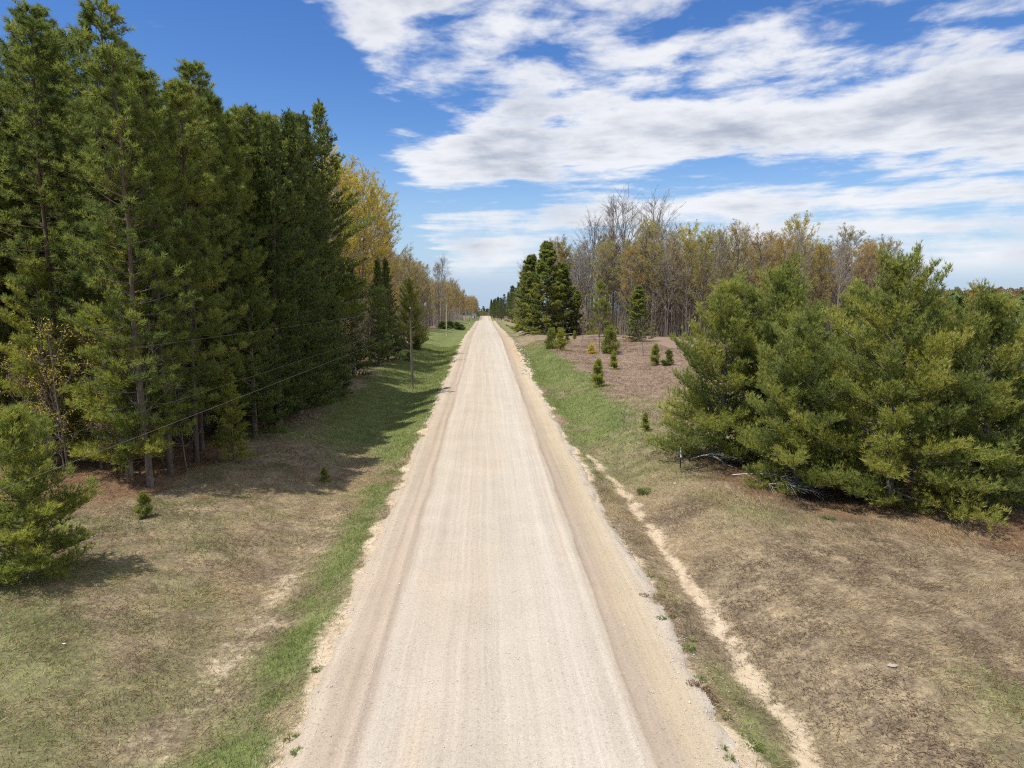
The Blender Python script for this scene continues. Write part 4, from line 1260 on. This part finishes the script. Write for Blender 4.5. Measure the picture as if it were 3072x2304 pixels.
tag(link('pale_rock', rock_mesh(1, 'pale_rock', 0.45), M['sunk_stone']), 'flat pale rock half sunk in the matted grass of the bank', 'rock')
o = bpy.data.objects['pale_rock']; o.location = (9.33, 15.0, tz(9.33, 15.0) + 0.03); o.scale = (0.13, 0.08, 0.05)
for x, y, s, lab in [(8.55, 30.9, 0.07, 'small white stone on the bank crest near the green tussock'), (9.5, 29.6, 0.05, 'tiny white stone on the bank crest beyond the larger one')]:
    o = tag(link('white_stone', rock_mesh(int(x * 100), 'white_stone'), M['pale_stone']), lab, 'rock'); o.location = (x, y, tz(x, y) + 0.03); o.scale = (s, s, s)
o = tag(link('litter_scrap', rock_mesh(9, 'litter_scrap', 0.35), M['paper']), 'crumpled white litter scrap on the grass below the young pine', 'litter')
o.location = (-10.5, 17.1, tz(-10.5, 17.1) + 0.04); o.scale = (0.045, 0.03, 0.04)

# loose stones: gravel on the margins, rubble berm farther up the right edge
rng = R0(44)


def stones(name, x, y, s, zfun, mat, lab, seed):
    rng = R0(seed); N = len(x)
    base = np.array([[1, 0, 0], [-1, 0, 0], [0, 1, 0], [0, -1, 0], [0, 0, 0.75], [0, 0, -0.6]], float)
    tri = np.array([[0, 2, 4], [2, 1, 4], [1, 3, 4], [3, 0, 4], [2, 0, 5], [1, 2, 5], [3, 1, 5], [0, 3, 5]])
    V = base[None] * rng.uniform(0.55, 1.15, (N, 6, 1)) * s[:, None, None]
    a = rng.uniform(0, 6.28, N); ca, sa = np.cos(a)[:, None], np.sin(a)[:, None]
    V = np.stack([V[..., 0] * ca - V[..., 1] * sa, V[..., 0] * sa + V[..., 1] * ca, V[..., 2]], -1)
    V += np.stack([x, y, zfun(x, y) + s * 0.15], 1)[:, None, :]
    T = (np.arange(N)[:, None, None] * 6 + tri[None]).reshape(-1, 3)
    o = link(name, tri_mesh(name, V.reshape(-1, 3), T, {'tint': np.repeat(rng.rand(N), 6)}), mat, kind='stuff')
    tag(o, lab, 'stones')


def surf(x, y): return np.maximum(terrain(x, y), road_z(x, y))


N = 9000
xx = np.where(rng.rand(N) < 0.62, rng.normal(4.75, 0.45, N), rng.normal(-3.75, 0.35, N)); yy = 10 + 42 * rng.rand(N) ** 1.5
stones('loose_gravel', xx, yy, rng.gamma(2.0, 0.005, N) + 0.005, surf, M['stone'], 'loose gravel scattered along the road margins', 3)
N = 4500
xx = rng.uniform(-3, 3, N); yy = 9.5 + 22 * rng.rand(N) ** 1.5
stones('road_gravel', xx, yy, rng.gamma(2.0, 0.004, N) + 0.004, surf, M['pale_stone'], 'small loose stones on the graded road surface', 4)
N = 300
yy = rng.uniform(76, 124, N); xx = 5.0 + rng.normal(0, 0.42, N) + 0.5 * sst(yy, 80, 95)
stones('rubble', xx, yy, rng.uniform(0.04, 0.16, N), surf, M['stone'], 'pale broken stones heaped on the road shoulder below the mound', 5)
N = 300
yy = rng.uniform(48, 110, N); xx = -4.1 + rng.normal(0, 0.25, N)
stones('edge_rubble', xx, yy, rng.uniform(0.03, 0.08, N), surf, M['stone'], 'pale stones along the gravel edge by the lawn', 6)


def weed(seed, dry=False, tall=0.12, r=0.2, N=170):
    rng = R0(seed); g = Geo()
    a = rng.uniform(0, 6.28, N); q = r * np.sqrt(rng.rand(N)); P = np.stack([np.cos(a) * q, np.sin(a) * q, np.full(N, -0.01)], 1)
    D = np.stack([np.cos(a) * 0.8, np.sin(a) * 0.8, rng.uniform(0.3, 1.3, N)], 1)
    g.needles(rng, P, D, 3, tall, 0.020, 0.5, rng.uniform(0.2, 0.8, N))
    return [('leaves', g.mesh('weed_%d' % seed), M['dry_weed'] if dry else M['weed'])]


WD = [weed(81, tall=0.11, r=0.17, N=70), weed(82, tall=0.09, r=0.12, N=40), weed(83, dry=True, r=0.22, tall=0.09, N=70), weed(84, tall=0.2, r=0.36, N=420)]
for x, y, k, s in [(4.86, 18.5, 0, 1), (5.22, 17.1, 0, 1.2), (5.02, 15.6, 0, 1), (5.19, 14.1, 1, 1), (5.2, 14.4, 1, 0.9), (5.4, 13.2, 0, 1.3), (4.7, 12.9, 1, 0.9), (4.72, 12.55, 1, 1), (5.3, 13.6, 1, 1), (5.3, 20.3, 0, .9), (5.3, 21.8, 1, 1), (5.25, 18.9, 1, 1), (5.45, 17.6, 1, 1)]:
    place(WD[k], 'weed_clump', x, y, 'small green weed clump on the bare sandy shoulder across the road from the young pine', 'weed', 'weeds on the sandy shoulder', rnd.uniform(0, 6), (s * rnd.uniform(.6, 1.1), s * rnd.uniform(.5, 1.0), s * rnd.uniform(.5, 1.1)), sink=0, z=float(surf(np.array([x]), np.array([y]))[0]))
for x, y, k, s in [(-3.75, 13.1, 1, 1.0), (-4.0, 13.7, 0, 0.9), (-4.1, 16.4, 0, 0.8)]:
    place(WD[k], 'weed_clump', x, y, 'green weed clump in sand at the gravel edge of the verge', 'weed', 'weeds at the verge edge', rnd.uniform(0, 6), s, sink=0, z=float(surf(np.array([x]), np.array([y]))[0]))
for x, y in [(4.75, 15.2), (4.9, 15.05), (4.98, 14.6), (4.7, 20.0), (5.0, 23.5), (4.9, 26.5)]:
    place(WD[2], 'dead_leaf_clump', x, y, 'brown dead leaf clump on the sandy shoulder', 'dead leaves', 'dead leaves on the shoulder', rnd.uniform(0, 6), rnd.uniform(0.4, 1.0), sink=0, z=float(surf(np.array([x]), np.array([y]))[0]))
place(WD[3], 'green_tussock', 7.35, 31.3, 'round dark green grass tussock beside the sandy runnel', 'grass tuft', None, 0, 1.0, sink=0)
place(WD[3], 'green_tussock', 13.2, 26.0, 'small yellowish tussock below the bushy pines', 'grass tuft', None, 2, 0.6, sink=0)

# mailbox and white shed far down the road
e = bpy.data.objects.new('mailbox', None); COL.objects.link(e)
e.location = (-5.0, 236, tz(-5.0, 236)); tag(e, 'white mailbox on a post at the far road edge', 'mailbox')
g = Geo(); g.tube([[0, 0, -0.3], [0, 0, 1.0]], 0.05, 6, 0.5, cap=True); link('post', g.mesh('mailbox_post'), M['pole_wood'], e)
g = Geo()
th = np.linspace(0, math.pi, 9); ring = np.concatenate([[[-0.11, 0.0]], np.stack([0.11 * np.cos(th[::-1]), 0.12 + 0.11 * np.sin(th[::-1])], 1), [[0.11, 0.0]]])
V = np.concatenate([np.stack([ring[:, 0], np.full(len(ring), s), ring[:, 1] + 1.0], 1) for s in (-0.27, 0.27)]); k = len(ring)
T = [[i, (i + 1) % k, k + i] for i in range(k)] + [[(i + 1) % k, k + (i + 1) % k, k + i] for i in range(k)] + [[0, i + 1, i] for i in range(1, k - 1)] + [[k, k + i, k + i + 1] for i in range(1, k - 1)]
g.add(V, T); link('box', g.mesh('mailbox_box'), M['white_paint'], e)

e = bpy.data.objects.new('white_shed', None); COL.objects.link(e)
e.location = (-8.6, 596, tz(-8.6, 596)); tag(e, 'small white gabled shed far off beside the road', 'shed')
g = Geo()
V = np.array([[-1.7, -2, -0.3], [1.7, -2, -0.3], [1.7, -2, 2.7], [0, -2, 4.0], [-1.7, -2, 2.7], [-1.7, 2, -0.3], [1.7, 2, -0.3], [1.7, 2, 2.7], [0, 2, 4.0], [-1.7, 2, 2.7]])
g.add(V, [[0, 1, 2], [0, 2, 4], [4, 2, 3], [6, 5, 9], [6, 9, 7], [7, 9, 8], [1, 6, 7], [1, 7, 2], [5, 0, 4], [5, 4, 9]])
link('wall', g.mesh('shed_wall'), M['white_paint'], e)
g = Geo()
for s in (-1, 1):
    a = np.array([[0, -2.3, 4.12], [s * 2.0, -2.3, 2.6], [s * 2.0, 2.3, 2.6], [0, 2.3, 4.12]]); b = a - [0, 0, 0.08]
    g.add(np.concatenate([a, b]), [[0, 1, 2], [0, 2, 3], [4, 6, 5], [4, 7, 6], [0, 4, 5], [0, 5, 1], [1, 5, 6], [1, 6, 2], [2, 6, 7], [2, 7, 3]])
link('roof', g.mesh('shed_roof'), M['shed_roof'], e)
g = Geo(); V = np.array([[x_, y_, z_] for y_ in (-2.06, -2.01) for x_ in (-0.5, 0.5) for z_ in (0, 2.0)])
g.add(V, [[0, 2, 3], [0, 3, 1], [4, 7, 6], [4, 5, 7], [0, 1, 5], [0, 5, 4], [2, 6, 7], [2, 7, 3], [1, 3, 7], [1, 7, 5]])
link('door', g.mesh('shed_door'), M['dark_opening'], e)

print('TRIS', sum(len(me.polygons) for me in bpy.data.meshes), 'OBJ', len(bpy.data.objects), 'wood', cnt)
